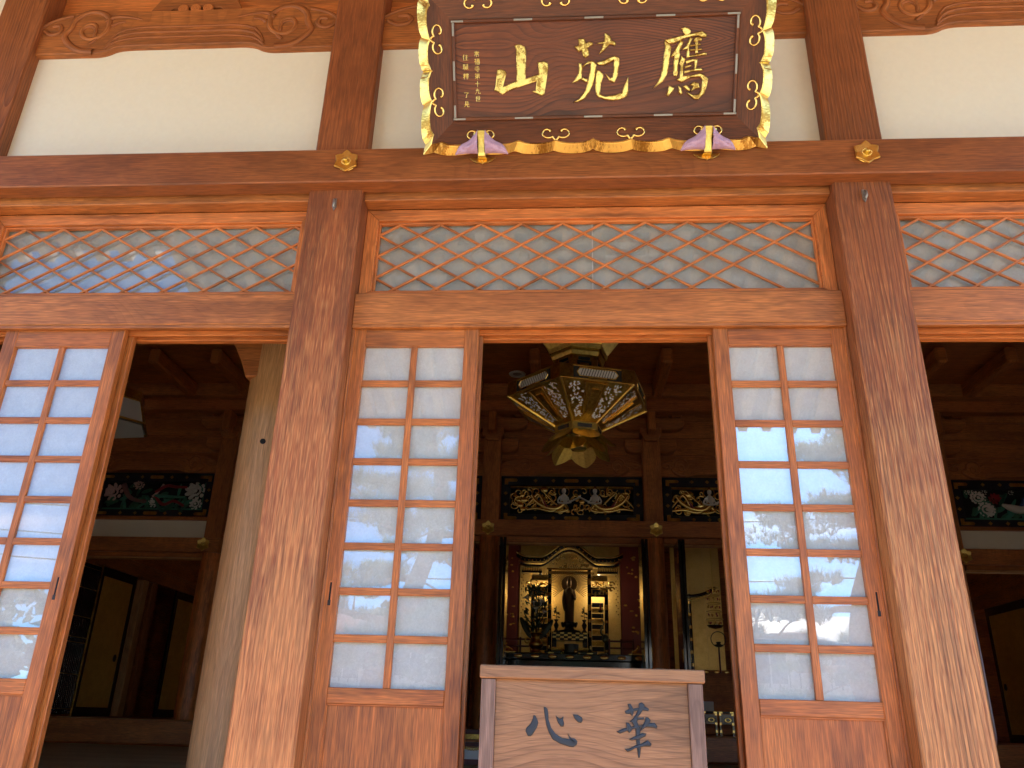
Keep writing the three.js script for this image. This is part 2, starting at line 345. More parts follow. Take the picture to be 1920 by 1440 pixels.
bays.forEach(([a, b]) => {
  carvedBeam(front, a - 0.015, b + 0.015, 4.062, 4.385, -0.125, -0.035, M.carved);
  board(front, 'frieze_beam', a, b, 4.3, 4.75, -0.2, -0.13, M.frame, 0.004);
  board(front, 'wall_plate', a, b, 4.75, 4.95, -0.2, -0.02, M.beam, 0.004);
  // strut with three round bosses between the carved beam and the plate
  const mx = (a + b) / 2, s = polyShape([[-0.3, 0], [-0.22, 0], [-0.14, 0.06], [0.14, 0.06], [0.22, 0], [0.3, 0], [0.2, 0.2], [0.13, 0.31], [-0.13, 0.31], [-0.2, 0.2]]);
  const st = part(front, 'frog_leg_strut', extrude(s, 0.05, 0.006), M.carved);
  st.position.set(mx, 4.372, -0.129);
  for (const dx of [-0.075, 0, 0.075]) { const g = join([new THREE.TorusGeometry(0.022, 0.011, 6, 14), new THREE.CylinderGeometry(0.02, 0.024, 0.02, 12).rotateX(Math.PI / 2)]); part(st, 'round_boss', g, M.frame).position.set(dx, 0.045, 0.062); }
});
// brass nail covers on the head beam
function petalShape(r0, r1, w) { const s = new THREE.Shape(); s.moveTo(0, r0); s.quadraticCurveTo(w, r0 + 0.1 * (r1 - r0), w * 0.95, lerp(r0, r1, 0.55)); s.quadraticCurveTo(w * 0.5, lerp(r0, r1, 0.85), 0, r1); s.quadraticCurveTo(-w * 0.5, lerp(r0, r1, 0.85), -w * 0.95, lerp(r0, r1, 0.55)); s.quadraticCurveTo(-w, r0 + 0.1 * (r1 - r0), 0, r0); return s; }
function nailCover(parent, x, y, z, k = 1, tilt = 0) {
  const c = part(parent, 'nail_cover', new THREE.CylinderGeometry(0.042 * k, 0.048 * k, 0.008 * k, 18).rotateX(Math.PI / 2), M.brass);
  c.position.set(x, y, z + 0.004 * k); c.rotation.z = tilt;
  for (let i = 0; i < 6; i++) {
    const q = part(c, 'petal', extrude(petalShape(0.012 * k, 0.068 * k, 0.03 * k), 0.004 * k, 0.004 * k, 2, 5).translate(0, 0, 0.003 * k), M.brass);
    q.rotation.set(0.16, 0, 0); q.rotation.z = i * Math.PI / 3; q.rotation.order = 'ZXY';
    const h = part(c, 'heart_hole', new THREE.SphereGeometry(0.0075 * k, 8, 6).scale(1, 1.2, 0.5), M.hole);
    const a = i * Math.PI / 3 + Math.PI / 6; h.position.set(Math.sin(a) * 0.036 * k, Math.cos(a) * 0.036 * k, 0.0095 * k);
  }
  for (let i = 0; i < 14; i++) { const a = i / 14 * Math.PI * 2, b = part(c, 'bead', new THREE.SphereGeometry(0.0042 * k, 6, 5), M.gold); b.position.set(Math.cos(a) * 0.021 * k, Math.sin(a) * 0.021 * k, 0.013 * k); }
  part(c, 'knob', lathe([[0, 0.034], [0.006, 0.034], [0.0105, 0.03], [0.0105, 0.02], [0.009, 0.015], [0.015, 0.008], [0.017, 0]].map((p) => [p[0] * k, p[1] * k]), 14).rotateX(Math.PI / 2), M.brass);
  return c;
}
nailCover(front, PX[1] + 0.063, 3.168, 0.07);
nailCover(front, PX[2] + 0.011, 3.164, 0.07);
nailCover(front, PX[0], 3.166, 0.07);
nailCover(front, PX[3], 3.166, 0.07);
// hooks at the heads of the pillars
for (const [x, y] of [[PX[1] + 0.004, 3.0], [PX[2] + 0.0, 3.005]]) {
  const h = part(front, 'hook', extrude(polyShape([[-0.007, 0], [0.007, 0], [0.008, -0.035], [0, -0.052], [-0.008, -0.035]]), 0.004, 0.0015), M.iron);
  h.position.set(x, y, 0.001); h.scale.setScalar(1.35);
  part(h, 'hook_tongue', tube([V3(0.002, -0.003, 0.003), V3(0.003, -0.012, 0.012), V3(0.003, -0.03, 0.016), V3(0.001, -0.04, 0.009)], 0.0042, 7), M.iron);
}
// veranda boards, steps and eaves
{
  const ver = part(front, 'veranda', cbox(12, 0.2, 1.5, 0.01), M.inner); ver.position.set(BX, -0.16, 0.62);
  for (let i = 0; i < 9; i++) { const z = -0.02 + i * 0.16; const b = part(ver, 'floor_board', cbox(12, 0.05, 0.155, 0.004), M.pale); b.position.set(0, 0.13, z + 0.06 - 0.62); }
  for (let i = 0; i < 3; i++) board(front, 'stair_tread', -1.1, 1.4, -0.35 - i * 0.22, -0.27 - i * 0.22, 1.4 + i * 0.28, 1.75 + i * 0.28, M.pale, 0.008);
  for (let i = 0; i < 6; i++) board(front, 'foundation_stone', -5.9 + i * 2, -3.95 + i * 2, -0.95, -0.26, 0.9, 1.1, std({ color: lin(0.36, 0.35, 0.33), roughness: 0.9 }), 0.02);
  // main eave: slopes down and out to its edge
  const roof = part(front, 'roof', extrude(polyShape([[2.45, 4.5], [2.45, 4.72], [-3, 8.2], [-14.5, 8.2], [-14.5, 7.9], [-3, 7.6], [-0.3, 5.4], [-0.3, 5.3]]), 21, 0.01, 1).rotateY(-Math.PI / 2).translate(10.6, 0, 0), M.inner, 'brown boarded eave over the temple front');
  const slope = Math.atan2(0.8, 2.75), rg = cbox(0.09, 0.11, 2.9, 0.006, 2);
  for (let i = 0; i < 50; i++) { const r = part(roof, 'rafter', rg, M.pale); r.position.set(-6 + i * 0.25, 4.82, 1.05); r.rotation.x = slope; }
  // porch roof over the steps, further out and lower, only before the centre bay
  const porch = part(front, 'porch_roof', extrude(polyShape([[2.3, 4.42], [2.3, 4.68], [4.75, 3.84], [4.75, 3.6]]), 7.6, 0.01, 1).rotateY(-Math.PI / 2).translate(BX + 3.9, 0, 0), M.inner, 'brown porch roof over the temple steps');
  const pg = cbox(0.09, 0.1, 2.5, 0.006, 2), ps = Math.atan2(0.82, 2.45);
  for (let i = 0; i < 29; i++) { const r = part(porch, 'rafter', pg, M.pale); r.position.set(BX - 3.5 + i * 0.25, 3.95, 3.5); r.rotation.x = ps; }
  for (const x of [-2.7, 3.28]) board(front, 'porch_post', x - 0.12, x + 0.12, -0.95, 3.75, 4.2, 4.44, M.pillar, 0.02, 1);
}

// ------------------------------------------------------------------ lattice transoms above the lintels
function transom(a, b, label, seams) {
  const t = thing('lattice_transom', label, 'transom window', [(a + b) / 2, 2.5, -0.15], 'lattice transoms over the doors');
  const w = (b - a) / 2 - 0.0015, y0 = 0.0045, y1 = 0.5195, f = 0.064, zf = 0.02;
  // mitred frame members
  const rail = (pts, grain) => { const g = extrude(polyShape(pts), 0.038, 0.003, 1); if (grain) { const uv = g.attributes.uv; for (let i = 0; i < uv.count; i++) uv.setXY(i, uv.getY(i), uv.getX(i)); } const o = [rnd() * 2, rnd()]; const uv = g.attributes.uv; for (let i = 0; i < uv.count; i++) uv.setXY(i, uv.getX(i) + o[0], uv.getY(i) + o[1]); return g.translate(0, 0, zf - 0.038); };
  part(t, 'frame_rail', rail([[-w, y1], [w, y1], [w - f, y1 - f], [-w + f, y1 - f]]), M.frame);
  part(t, 'frame_rail', rail([[-w, y0], [w, y0], [w - f, y0 + f * 0.6], [-w + f, y0 + f * 0.6]]), M.frame);
  part(t, 'frame_stile', rail([[-w, y0], [-w + f, y0 + f * 0.6], [-w + f, y1 - f], [-w, y1]], 1), M.frame);
  part(t, 'frame_stile', rail([[w, y0], [w, y1], [w - f, y1 - f], [w - f, y0 + f * 0.6]], 1), M.frame);
  const ix = w - f, iy0 = y0 + f * 0.6, iy1 = y1 - f;
  // inner bead
  for (const [x0, x1, p, q] of [[-ix, ix, iy1 - 0.012, iy1], [-ix, ix, iy0, iy0 + 0.01]]) board(t, 'bead', x0, x1, p, q, -0.02, 0.006, M.frame, 0.002);
  for (const s of [-1, 1]) board(t, 'bead', s < 0 ? -ix : ix - 0.01, s < 0 ? -ix + 0.01 : ix, iy0 + 0.01, iy1 - 0.012, -0.02, 0.006, M.frame, 0.002);
  // lattice: bars in two directions
  const px = 0.2097, k = 0.6, H = iy1 - iy0, cx = ix - 0.008, c0 = iy0 + 0.008, c1 = iy1 - 0.01;
  for (const dir of [1, -1]) {
    const n0 = Math.ceil((ix + H / k) / px) + 1;
    for (let i = -n0; i <= n0; i++) {
      const xt = -ix + 0.11 + i * px;                        // where the bar meets the top edge
      let p = [[xt, c1], [xt - dir * (c1 - c0) / k, c0]];
      const cut = (q, r) => { let [x, y] = q; if (Math.abs(x) > cx) { const e = Math.sign(x) * cx; y = y + (r[1] - y) * (e - x) / (r[0] - x); x = e; } return [x, y]; };
      if ((p[0][0] > cx && p[1][0] > cx) || (p[0][0] < -cx && p[1][0] < -cx)) continue;
      const A = cut(p[0], p[1]), B = cut(p[1], p[0]), L = Math.hypot(A[0] - B[0], A[1] - B[1]);
      if (L < 0.03) continue;
      const m = part(t, 'lattice_bar', cbox(L, 0.0105, dir > 0 ? 0.014 : 0.0135, 0.002), M.frame);
      m.position.set((A[0] + B[0]) / 2, (A[1] + B[1]) / 2, dir > 0 ? -0.006 : -0.0085);
      m.rotation.z = Math.atan2(A[1] - B[1], A[0] - B[0]);
    }
  }
  let e = [-ix - 0.01, ...seams.map((s) => s - (a + b) / 2), ix + 0.01];
  for (let i = 0; i + 1 < e.length; i++) { board(t, 'glass_pane', e[i] + 0.001, e[i + 1] - 0.001, iy0 - 0.01, iy1 + 0.01, -0.026, -0.022, M.glass, 0); }
  for (let i = 0; i + 1 < e.length; i++) board(t, 'white_backing', e[i] + 0.0015, e[i + 1] - 0.0015, iy0 - 0.01, iy1 + 0.01, -0.034, -0.03, M.frosted, 0);
  for (const s of seams) board(t, 'seam_strip', s - (a + b) / 2 - 0.0015, s - (a + b) / 2 + 0.0015, iy0, iy1, -0.0285, -0.0195, M.white, 0);
}
transom(...bays[0], 'long diamond lattice window over the sliding door with bare opening and tan column', []);
transom(...bays[1], 'long diamond lattice window between the two pillars, above the doorway with gold lantern', [0.128]);
transom(...bays[2], 'long diamond lattice window beside the coarse grained pillar, above the dark empty opening', []);

// ------------------------------------------------------------------ sliding doors
const paneGeo = {};
function doorLeaf(x0, x1, z, label, pull, full = true, group) {
  const d = thing('sliding_door', label, 'sliding door', [(x0 + x1) / 2, 0.02, z], group);
  const w = (x1 - x0) / 2, th = 0.034, m = M.door, top = 2.31;
  const st = 0.068, gt = 2.212, gb = 0.682, nR = 8, mu = 0.03, iw = w - st;
  for (const s of [-1, 1]) board(d, 'stile', s < 0 ? -w : w - st, s < 0 ? -w + st : w, 0, top, -th, 0, m, 0.003, 1);
  board(d, 'top_rail', -iw, iw, gt, top - 0.001, -th + 0.001, -0.001, m, 0.002);
  board(d, 'middle_rail', -iw, iw, gb - 0.062, gb, -th + 0.001, -0.001, m, 0.003);
  board(d, 'bottom_rail', -iw, iw, 0.001, 0.14, -th + 0.001, -0.001, m, 0.003);
  board(d, 'lower_panel', -iw, iw, 0.14, gb - 0.062, -th + 0.008, -0.012, m, 0.001, 1);
  board(d, 'panel_bead', -iw, iw, gb - 0.068, gb - 0.062, -0.011, -0.004, m, 0.001);
  for (const s of [-1, 1]) board(d, 'panel_bead', s < 0 ? -iw : iw - 0.006, s < 0 ? -iw + 0.006 : iw, 0.14, gb - 0.069, -0.011, -0.004, m, 0.001);
  if (full) {
    board(d, 'muntin', -mu / 2, mu / 2, gb, gt, -0.022, -0.005, m, 0.002, 1);
    const rh = (gt - gb) / nR;
    for (let r = 1; r < nR; r++) for (const s of [-1, 1]) board(d, 'muntin', s < 0 ? -iw : mu / 2, s < 0 ? -mu / 2 : iw, gb + r * rh - mu / 2, gb + r * rh + mu / 2, -0.022, -0.0055, m, 0.002);
    for (let r = 0; r < nR; r++) for (const s of [-1, 1]) {
      const p = part(d, 'glass_pane', cbox(iw - mu / 2 - 0.001, rh - mu * (r === 0 || r === nR - 1 ? 0.5 : 1) - 0.001, 0.003, 0, 0, [0, 0]), M.glass);
      const y0 = gb + r * rh + (r ? mu / 2 : 0), y1 = gb + (r + 1) * rh - (r < nR - 1 ? mu / 2 : 0);
      p.position.set(s * (iw + mu / 2) / 2, (y0 + y1) / 2, -0.0145);
      p.rotation.set((rnd() - 0.5) * 0.004, (rnd() - 0.5) * 0.004, 0);
    }
  }
  board(d, 'paper_backing', -iw, iw, gb, gt, -0.0295, -0.0275, M.paper, 0);
  if (pull) {
    const h = board(d, 'door_pull', pull * (w - st / 2) - 0.009, pull * (w - st / 2) + 0.009, 1.0, 1.105, -0.012, 0.0015, M.frame, 0.002);
    board(h, 'pull_slot', -0.004, 0.004, -0.042, 0.046, 0.0045, 0.0075, M.hole, 0.001);
    board(h, 'lock_plate', -0.0065, 0.0065, -0.05, -0.028, 0.0068, 0.0085, M.darkMetal, 0.001);
  }
  return d;
}
doorLeaf(-2.79, -2.174, -0.11, 'sliding glazed door whose panes mirror plain blue sky, beside the opening with tan column', 1);
doorLeaf(-2.775, -2.156, -0.162, 'sliding door slid behind the glazed door that mirrors blue sky', 0, false);
doorLeaf(-1.033, -0.42, -0.11, 'sliding glazed door mirroring a pine, against the smooth cracked pillar', -1);
doorLeaf(-1.02, -0.406, -0.162, 'sliding door slid behind the glazed door at the smooth cracked pillar', 0, false);
doorLeaf(0.682, 1.288, -0.11, 'sliding glazed door mirroring a pine, against the coarse grained pillar', 1);
doorLeaf(0.668, 1.275, -0.162, 'sliding door slid behind the glazed door at the coarse grained pillar', 0, false);

// ------------------------------------------------------------------ name plaque over the doorway
const KANJI = {
  mountain: [[-470,400,-449,401,-428,391,-424,379,-430,360,-441,319,-376,346,-326,356,-273,372,-267,372,-270,421,-274,429,-240,432,-221,426,-219,401,-228,340,-238,281,-251,270,-267,277,-303,295,-283,298,-277,339,-359,315,-408,301,-445,281,-471,296,-487,301,-480,321,-475,361],[-384,506,-376,512,-353,512,-331,500,-326,483,-330,352,-352,330,-375,343,-376,488]] ,
  garden: [[-75,529,-62,532,-44,530,-37,512,-28,489,-21,471,-22,453,-39,441,-49,449,-57,472,-71,499],[-95,496,-74,500,-41,509,-19,516,-3,510,-3,501,-25,489,-62,474,-72,468,-83,482],[11,505,50,516,81,520,102,514,109,501,102,493,78,500,51,501],[53,551,62,551,80,537,85,523,78,500,51,472,25,455,39,487,50,515],[-72,420,-58,418,-55,403,-51,397,-56,366,-56,345,-82,331,-107,325,-89,346,-75,369,-71,401],[-57,405,-31,423,-7,429,6,421,15,410,14,390,5,350,-3,318,-18,283,-42,252,-70,239,-99,237,-70,255,-39,293,-24,342,-17,391,-14,414,-34,411,-49,397],[-50,355,-30,345,-27,330,-39,329,-59,341],[12,418,48,428,81,443,103,448,121,439,126,430,124,405,118,359,109,339,100,323,77,334,58,367,80,348,92,353,97,391,97,427,79,417,49,404,27,407],[15,384,34,381,49,363,48,352,37,320,33,273,59,264,108,269,137,277,147,303,168,350,169,291,171,279,163,259,139,248,96,241,53,247,26,259,13,271,10,306,12,350]] ,
  hawk: [[411,563,436,570,455,562,464,550,456,532,441,530,428,542,423,554],[340,513,371,522,428,534,462,539,516,550,540,533,536,520,514,519,498,527,444,521,413,508,382,495,359,497],[337,511,350,499,366,490,373,480,366,435,362,387,354,354,335,324,310,307,288,292,307,318,325,351,333,406,338,454,341,487],[413,509,430,504,426,491,411,458,415,446,407,404,406,359,399,346,388,348,384,362,384,411,387,438,368,434,383,459,401,492],[458,523,473,518,458,484,459,442,494,444,529,454,541,449,539,439,504,436,444,429,446,469,419,463,439,482,451,505],[482,522,504,522,517,513,514,504,498,504,499,447,486,447,484,498,473,502],[459,489,508,493,513,486,461,478],[460,469,515,471,520,462,462,459],[421,440,441,424,432,403,431,349,450,348,513,359,529,353,552,332,547,300,536,264,508,237,485,240,449,272,485,260,507,261,519,286,524,328,514,341,469,339,447,330,425,318,399,331,415,340,417,392,411,404],[441,415,473,425,498,423,496,390,493,381,519,382,527,369,475,366,437,359,436,370,481,378,483,411,445,402],[436,391,470,398,471,389,438,382],[365,306,391,295,385,276,361,254,353,265],[406,304,423,294,433,269,421,260,409,273,412,288],[432,300,448,306,468,287,465,275,449,284],[464,305,483,319,505,313,512,290,493,286,468,273,480,299]] ,
  heart: [[-115,618,-108,616,-102,606,-97,593,-102,577,-116,555,-123,549,-133,549,-142,565,-139,576,-125,589,-117,606],[-80,643,-75,645,-66,639,-63,623,-62,604,-53,578,-38,560,-15,547,10,544,3,564,13,548,27,547,37,539,36,528,24,519,10,520,-21,528,-47,541,-61,562,-70,585,-76,617],[-38,618,-31,613,-24,608,-18,610,-10,616,-12,606,-8,593,-11,583,-20,583,-30,595],[21,623,39,622,53,614,56,605,51,596,39,598,28,609]] ,
  flower: [[200,638,215,645,235,648,252,652,272,655,285,648,283,640,260,642,237,639,214,628,204,630],[211,661,221,663,229,650,232,634,227,622,220,628,215,649],[250,664,260,668,270,661,269,651,254,629,242,618,265,620,268,613,248,611,242,607,247,594,253,584,250,547,252,521,248,494,243,492,239,521,237,547,236,581,225,602,216,605,228,615,240,631,249,650],[171,572,190,581,227,591,259,595,282,602,302,604,311,593,308,585,295,588,276,589,253,587,219,580,196,571,183,566],[204,602,213,601,222,591,224,578,215,569,208,575,205,590],[271,620,282,620,289,610,282,598,264,584,249,573,259,592,269,608],[213,549,235,560,258,570,273,569,269,560,246,550,223,546],[197,519,211,520,234,531,257,538,275,548,289,537,285,529,262,528,237,524,217,513,207,510]] ,
};
// small signature: strokes on a 10 x 10 grid
const SMALL = {
  tsune: [[5, 10, 5, 8], [2, 9.5, 3, 8.2], [8, 9.5, 7, 8.2], [1, 8, 9, 8], [1, 8, 1, 6.6], [9, 8, 9, 6.6], [3, 7, 7, 7], [3, 5.4, 7, 5.4], [3, 7, 3, 5.4], [7, 7, 7, 5.4], [1.8, 4.4, 8.2, 4.4], [1.8, 4.4, 1.8, 1], [8.2, 4.4, 8.2, 1], [5, 5.4, 5, 0]],
  fuku: [[2, 10, 2.6, 9], [0.6, 8, 3.6, 8], [3.6, 8, 0.4, 4.4], [2.2, 6, 2.2, 0], [2.6, 5.4, 3.8, 4.4], [4.6, 9.4, 9.8, 9.4], [5.2, 8, 9.2, 8], [5.2, 6.4, 9.2, 6.4], [5.2, 8, 5.2, 6.4], [9.2, 8, 9.2, 6.4], [4.8, 5, 9.6, 5], [4.8, 0.3, 9.6, 0.3], [4.8, 5, 4.8, 0.3], [9.6, 5, 9.6, 0.3], [4.8, 2.6, 9.6, 2.6], [7.2, 5, 7.2, 0.3]],
  tera: [[1.5, 8.6, 8.5, 8.6], [5, 10, 5, 6.6], [0.4, 6.6, 9.6, 6.6], [0.6, 4.2, 9.4, 4.2], [6.6, 5.6, 6.6, 0.3], [6.6, 0.3, 5, 1], [3, 3, 4, 1.6]],
  dai: [[2, 10, 0.8, 8.6], [1.4, 9.2, 4, 9.2], [6.4, 10, 5.4, 8.6], [6, 9.2, 9, 9.2], [1.4, 7.6, 8.4, 7.6], [8.4, 7.6, 8.4, 5.8], [1.6, 5.8, 8.4, 5.8], [1.6, 5.8, 1.4, 4], [1.4, 4, 9, 4], [9, 4, 8.4, 1.6], [5, 8, 5, 0], [4.8, 3.8, 1, 0.8]],
  ten: [[0.6, 5.8, 9.4, 5.8], [5, 10, 5, 0]],
  nine: [[1.2, 7, 7, 7.6], [4, 10, 3.6, 5], [3.6, 5, 0.8, 0.6], [7, 7.6, 6.6, 1.4], [6.6, 1.4, 9.6, 1], [9.6, 1, 9.6, 2.6]],
  world: [[0.4, 6.4, 9.6, 6.4], [2.2, 9, 2.2, 0.8], [2.2, 0.8, 9.4, 0.8], [5, 10, 5, 3.2], [7.6, 9.6, 7.6, 3.2], [5, 3.2, 7.6, 3.2]],
  live: [[2.6, 10, 0.6, 5.8], [1.8, 7, 1.8, 0], [6.4, 10, 7.2, 8.8], [4, 7.8, 9.6, 7.8], [4.4, 4.4, 9.2, 4.4], [3.6, 0.6, 9.9, 0.6], [6.8, 7.8, 6.8, 0.6]],
  post: [[0.2, 9.2, 3.4, 9.2], [0.8, 9.2, 0.8, 2], [2.6, 9.2, 2.6, 0], [0.8, 7, 2.6, 7], [0.8, 4.8, 2.6, 4.8], [0, 2, 3.4, 2.6], [4, 8.8, 7, 8.8], [3.8, 6.6, 9.8, 6.6], [4.4, 5, 6.6, 5], [4.4, 3.2, 6.6, 3.2], [4.4, 1.2, 6.6, 1.2], [4.4, 5, 4.4, 1.2], [6.6, 5, 6.6, 1.2], [7.8, 10, 8.2, 4], [8.2, 4, 9.8, 0.4], [9.6, 4.6, 7, 0.6], [9, 9.4, 9.6, 8.4]],
  explain: [[3.6, 9.8, 0.8, 9], [2.2, 9.4, 2.2, 0], [0.2, 6, 4.2, 6], [0.6, 8, 1.2, 7], [3.8, 8.2, 3.2, 7], [2.2, 5.8, 0.2, 2.6], [2.2, 5.8, 4, 3.4], [5, 9.4, 9.6, 9.4], [5, 7.4, 9.6, 7.4], [5, 9.4, 5, 7.4], [9.6, 9.4, 9.6, 7.4], [6.6, 9.4, 6.6, 7.4], [8, 9.4, 8, 7.4], [5.4, 6, 9.2, 6], [4.6, 4.4, 10, 4.4], [5, 2.4, 9.6, 2.4], [7.3, 6.8, 7.3, 0]],
  finish: [[1, 9, 9, 9], [9, 9, 5.4, 6.4], [5.4, 6.4, 5.2, 0.8], [5.2, 0.8, 3.4, 1.6]],
  bright: [[2.6, 10, 7.4, 10], [2.6, 6, 7.4, 6], [2.6, 10, 2.6, 6], [7.4, 10, 7.4, 6], [2.6, 8, 7.4, 8], [0.4, 4.4, 9.6, 4.4], [5, 6, 5, 4.4], [2.4, 5.8, 3, 4.8], [7.8, 5.8, 7, 4.8], [4, 4.4, 0.6, 0.4], [6, 4.4, 6.2, 0.8], [6.2, 0.8, 9.6, 0.8], [9.6, 0.8, 9.6, 2]],
};
{
  const p = thing('name_plaque', 'dark wooden name plaque with three large gold characters and scalloped gilt frame', 'plaque', [0.1275, 3.185, 0.1]);
  p.rotation.x = Math.atan2(0.4, 0.567);
  const HW = 0.69, S0 = 0.16, S1 = 0.63, HH = (S1 - S0) / 2, SM = (S0 + S1) / 2, F = 0.163, DROP = 0.045;
  part(p, 'panel', cbox(2 * HW - 0.004, 2 * HH - 0.004, 0.02, 0.001, 0, [0.85, 0.31]), M.plaque).position.set(0, SM, -0.055);
  // thin dark moulding round the panel with small metal mounts
  for (const s of [-1, 1]) {
    board(p, 'moulding', -HW, HW, SM + s * (HH - 0.009) - 0.008, SM + s * (HH - 0.009) + 0.008, -0.05, -0.026, M.plaqueFrame, 0.003);
    board(p, 'moulding', s * (HW - 0.009) - 0.008, s * (HW - 0.009) + 0.008, S0 + 0.018, S1 - 0.018, -0.05, -0.0265, M.plaqueFrame, 0.003);
    for (const x of [-0.34, 0, 0.34]) board(p, 'metal_mount', x - 0.045, x + 0.045, SM + s * (HH - 0.009) - 0.005, SM + s * (HH - 0.009) + 0.005, -0.03, -0.0245, M.iron, 0.001);
    board(p, 'metal_mount', s * (HW - 0.009) - 0.005, s * (HW - 0.009) + 0.005, SM - 0.045, SM + 0.045, -0.03, -0.025, M.iron, 0.001);
    for (const q of [-1, 1]) { board(p, 'metal_mount', s * (HW - 0.03) - 0.03, s * (HW - 0.03) + 0.03, SM + q * (HH - 0.009) - 0.005, SM + q * (HH - 0.009) + 0.005, -0.03, -0.0245, M.iron, 0.001); board(p, 'metal_mount', s * (HW - 0.009) - 0.005, s * (HW - 0.009) + 0.005, SM + q * (HH - 0.045) - 0.03, SM + q * (HH - 0.045) + 0.03, -0.03, -0.0243, M.iron, 0.001); }
  }
  // four flared frame boards, each with its gilt scalloped edge and scrolls
  const side = (ang, H, O, scr) => {
    const g0 = new THREE.Group();
    const place = (m) => { m.rotation.z = ang; m.position.set(O[0], O[1], 0); return m; };
    const zAt = (a) => -DROP + a / F * DROP;
    const N = 120, prof = (x) => {                        // how far out the scalloped inner line of the gilding runs
      const e = [-(H + 0.1), ...scr, H + 0.1];
      for (let i = 0; i + 1 < e.length; i++) if (x <= e[i + 1] || i + 2 === e.length) {
        let t = clamp((x - e[i]) / (e[i + 1] - e[i]));
        if (i === 0) t = 0.42 + 0.58 * t; else if (i + 2 === e.length) t = 0.58 * t;
        const l = Math.pow(Math.abs(Math.sin(2 * Math.PI * t)), 0.45);
        return 0.096 + 0.021 * l * (t > 0.42 && t < 0.58 ? 0.85 : 1);
      }
      return 0.11;
    };
    // board: flat slab from the moulding to the gilding
    const P = [], U = [], I = [], ring = (u, a, z) => { const h = H + a; P.push(u * h, a, z); U.push(u * h + ang, a); };
    for (let i = 0; i <= N; i++) { const u = i / N * 2 - 1, a1 = prof(u * (H + 0.11)); ring(u, 0, zAt(0) - 0.03); ring(u, 0, zAt(0) + 0.008); ring(u, a1, zAt(a1) + 0.008); ring(u, a1, zAt(a1) - 0.03); }
    for (let i = 0; i < N; i++) for (let k = 0; k < 4; k++) { const a = i * 4 + k, b = i * 4 + (k + 1) % 4; I.push(a, a + 4, b, b, a + 4, b + 4); }
    const mk = (P, U, I) => { let g = new THREE.BufferGeometry(); g.setAttribute('position', new THREE.Float32BufferAttribute(P, 3)); g.setAttribute('uv', new THREE.Float32BufferAttribute(U, 2)); g.setIndex(I); g = g.toNonIndexed(); g.computeVertexNormals(); return g; };
    const b = place(part(p, 'frame_board', mk(P, U, I), M.plaqueFrame));
    // gilt edge: a bead, then a face that turns outward and back
    const P2 = [], U2 = [], I2 = [], K = 8;
    for (let i = 0; i <= N; i++) {
      const u = i / N * 2 - 1, a1 = prof(u * (H + 0.11)), out = a1 + 0.046, z = zAt(a1) + 0.008;
      const sec = [[a1 - 0.003, z - 0.034], [a1 - 0.003, z + 0.005], [a1 + 0.003, z + 0.0085], [a1 + 0.008, z + 0.006], [a1 + 0.009, z + 0.001], [out, z - 0.02], [out, z - 0.05], [a1, z - 0.05]];
      sec.forEach(([a, zz], k) => { const h = H + a; P2.push(u * h, a, zz); U2.push(u * h, a + zz); });
    }
    for (let i = 0; i < N; i++) for (let k = 0; k < K; k++) { const a = i * K + k, c = i * K + (k + 1) % K; I2.push(a, a + K, c, c, a + K, c + K); }
    part(b, 'gilt_edge', mk(P2, U2, I2), M.leaf);
    for (const x of scr) for (const s of [-1, 1]) {
      const a0 = 0.097, c = [x + s * 0.04, 0.072];
      const pts = [V3(x + s * 0.003, a0 + 0.002, zAt(a0) + 0.009), V3(x + s * 0.012, a0 - 0.008, zAt(a0) + 0.01), ...spiralPts(0, 0, 0.031, 0.014, -2.4, 2.9, 0, 12).map((q) => V3(c[0] - s * -q.x * 1.15, c[1] - q.y * 0.9 - 0.008, zAt(c[1] - q.y) + 0.01))];
      part(b, 'gilt_scroll', tube(pts, (t) => 0.0062 - 0.0012 * Math.sin(t * 3) + (t > 0.9 ? 0.002 : 0), 7, 40), M.gold);
    }
  };
  const hs = [-0.555, -0.183, 0.183, 0.555], vs = [-0.145, 0.145];
  side(Math.PI, HW, [0, S0], hs); side(0, HW, [0, S1], hs); side(Math.PI / 2, HH, [-HW, SM], vs); side(-Math.PI / 2, HH, [HW, SM], vs);
  // raised gilt characters
  for (const [k, label] of [['mountain', 'gold character of three uprights on a base'], ['garden', 'gold character with two small crosses on top'], ['hawk', 'dense gold character of many strokes']]) {
    KANJI[k].forEach((q, i) => { const m = part(p, 'character_stroke', extrude(shapeOf(q), 0.004 + 0.0006 * i, 0.0055, 3), M.leaf); m.position.z = -0.0445; if (!i) m.userData.label = label; });
  }
  const col = (names, x, y0, dy) => names.forEach((n, i) => {
    if (!n) return;
    const s = 0.0027, list = SMALL[n].map(([a, b, c, d], k) => { const L = Math.hypot(a - c, b - d) * s + 0.002; return cbox(L, 0.0027, 0.0025 + 0.00012 * k, 0.0006, 0, [0, 0]).rotateZ(Math.atan2(d - b, c - a)).translate(((a + c) / 2 - 5) * s, ((b + d) / 2 - 5) * s, 0); });
    part(p, 'small_character', join(list), M.gold).position.set(x + 0.0003 * i, y0 - i * dy, -0.0438);
  });
  col(['tsune', 'fuku', 'tera', 'dai', 'ten', 'nine', 'world'], -0.5693, 0.474, 0.0347);
  col(['live', 'post', 'explain', null, 'finish', 'bright'], -0.6255, 0.459, 0.0437);
}
// brass holders with violet pads under the plaque
[[0.1275 - 0.548, 'smooth cracked'], [0.1275 + 0.553, 'coarse grained']].forEach(([x, which], i) => {
  const h = thing('plaque_holder', 'brass strap with two violet cloth pads under the plaque, towards the ' + which + ' pillar', 'bracket', [x, 3.17, 0.075]);
  const tilt = Math.atan2(0.4, 0.567);
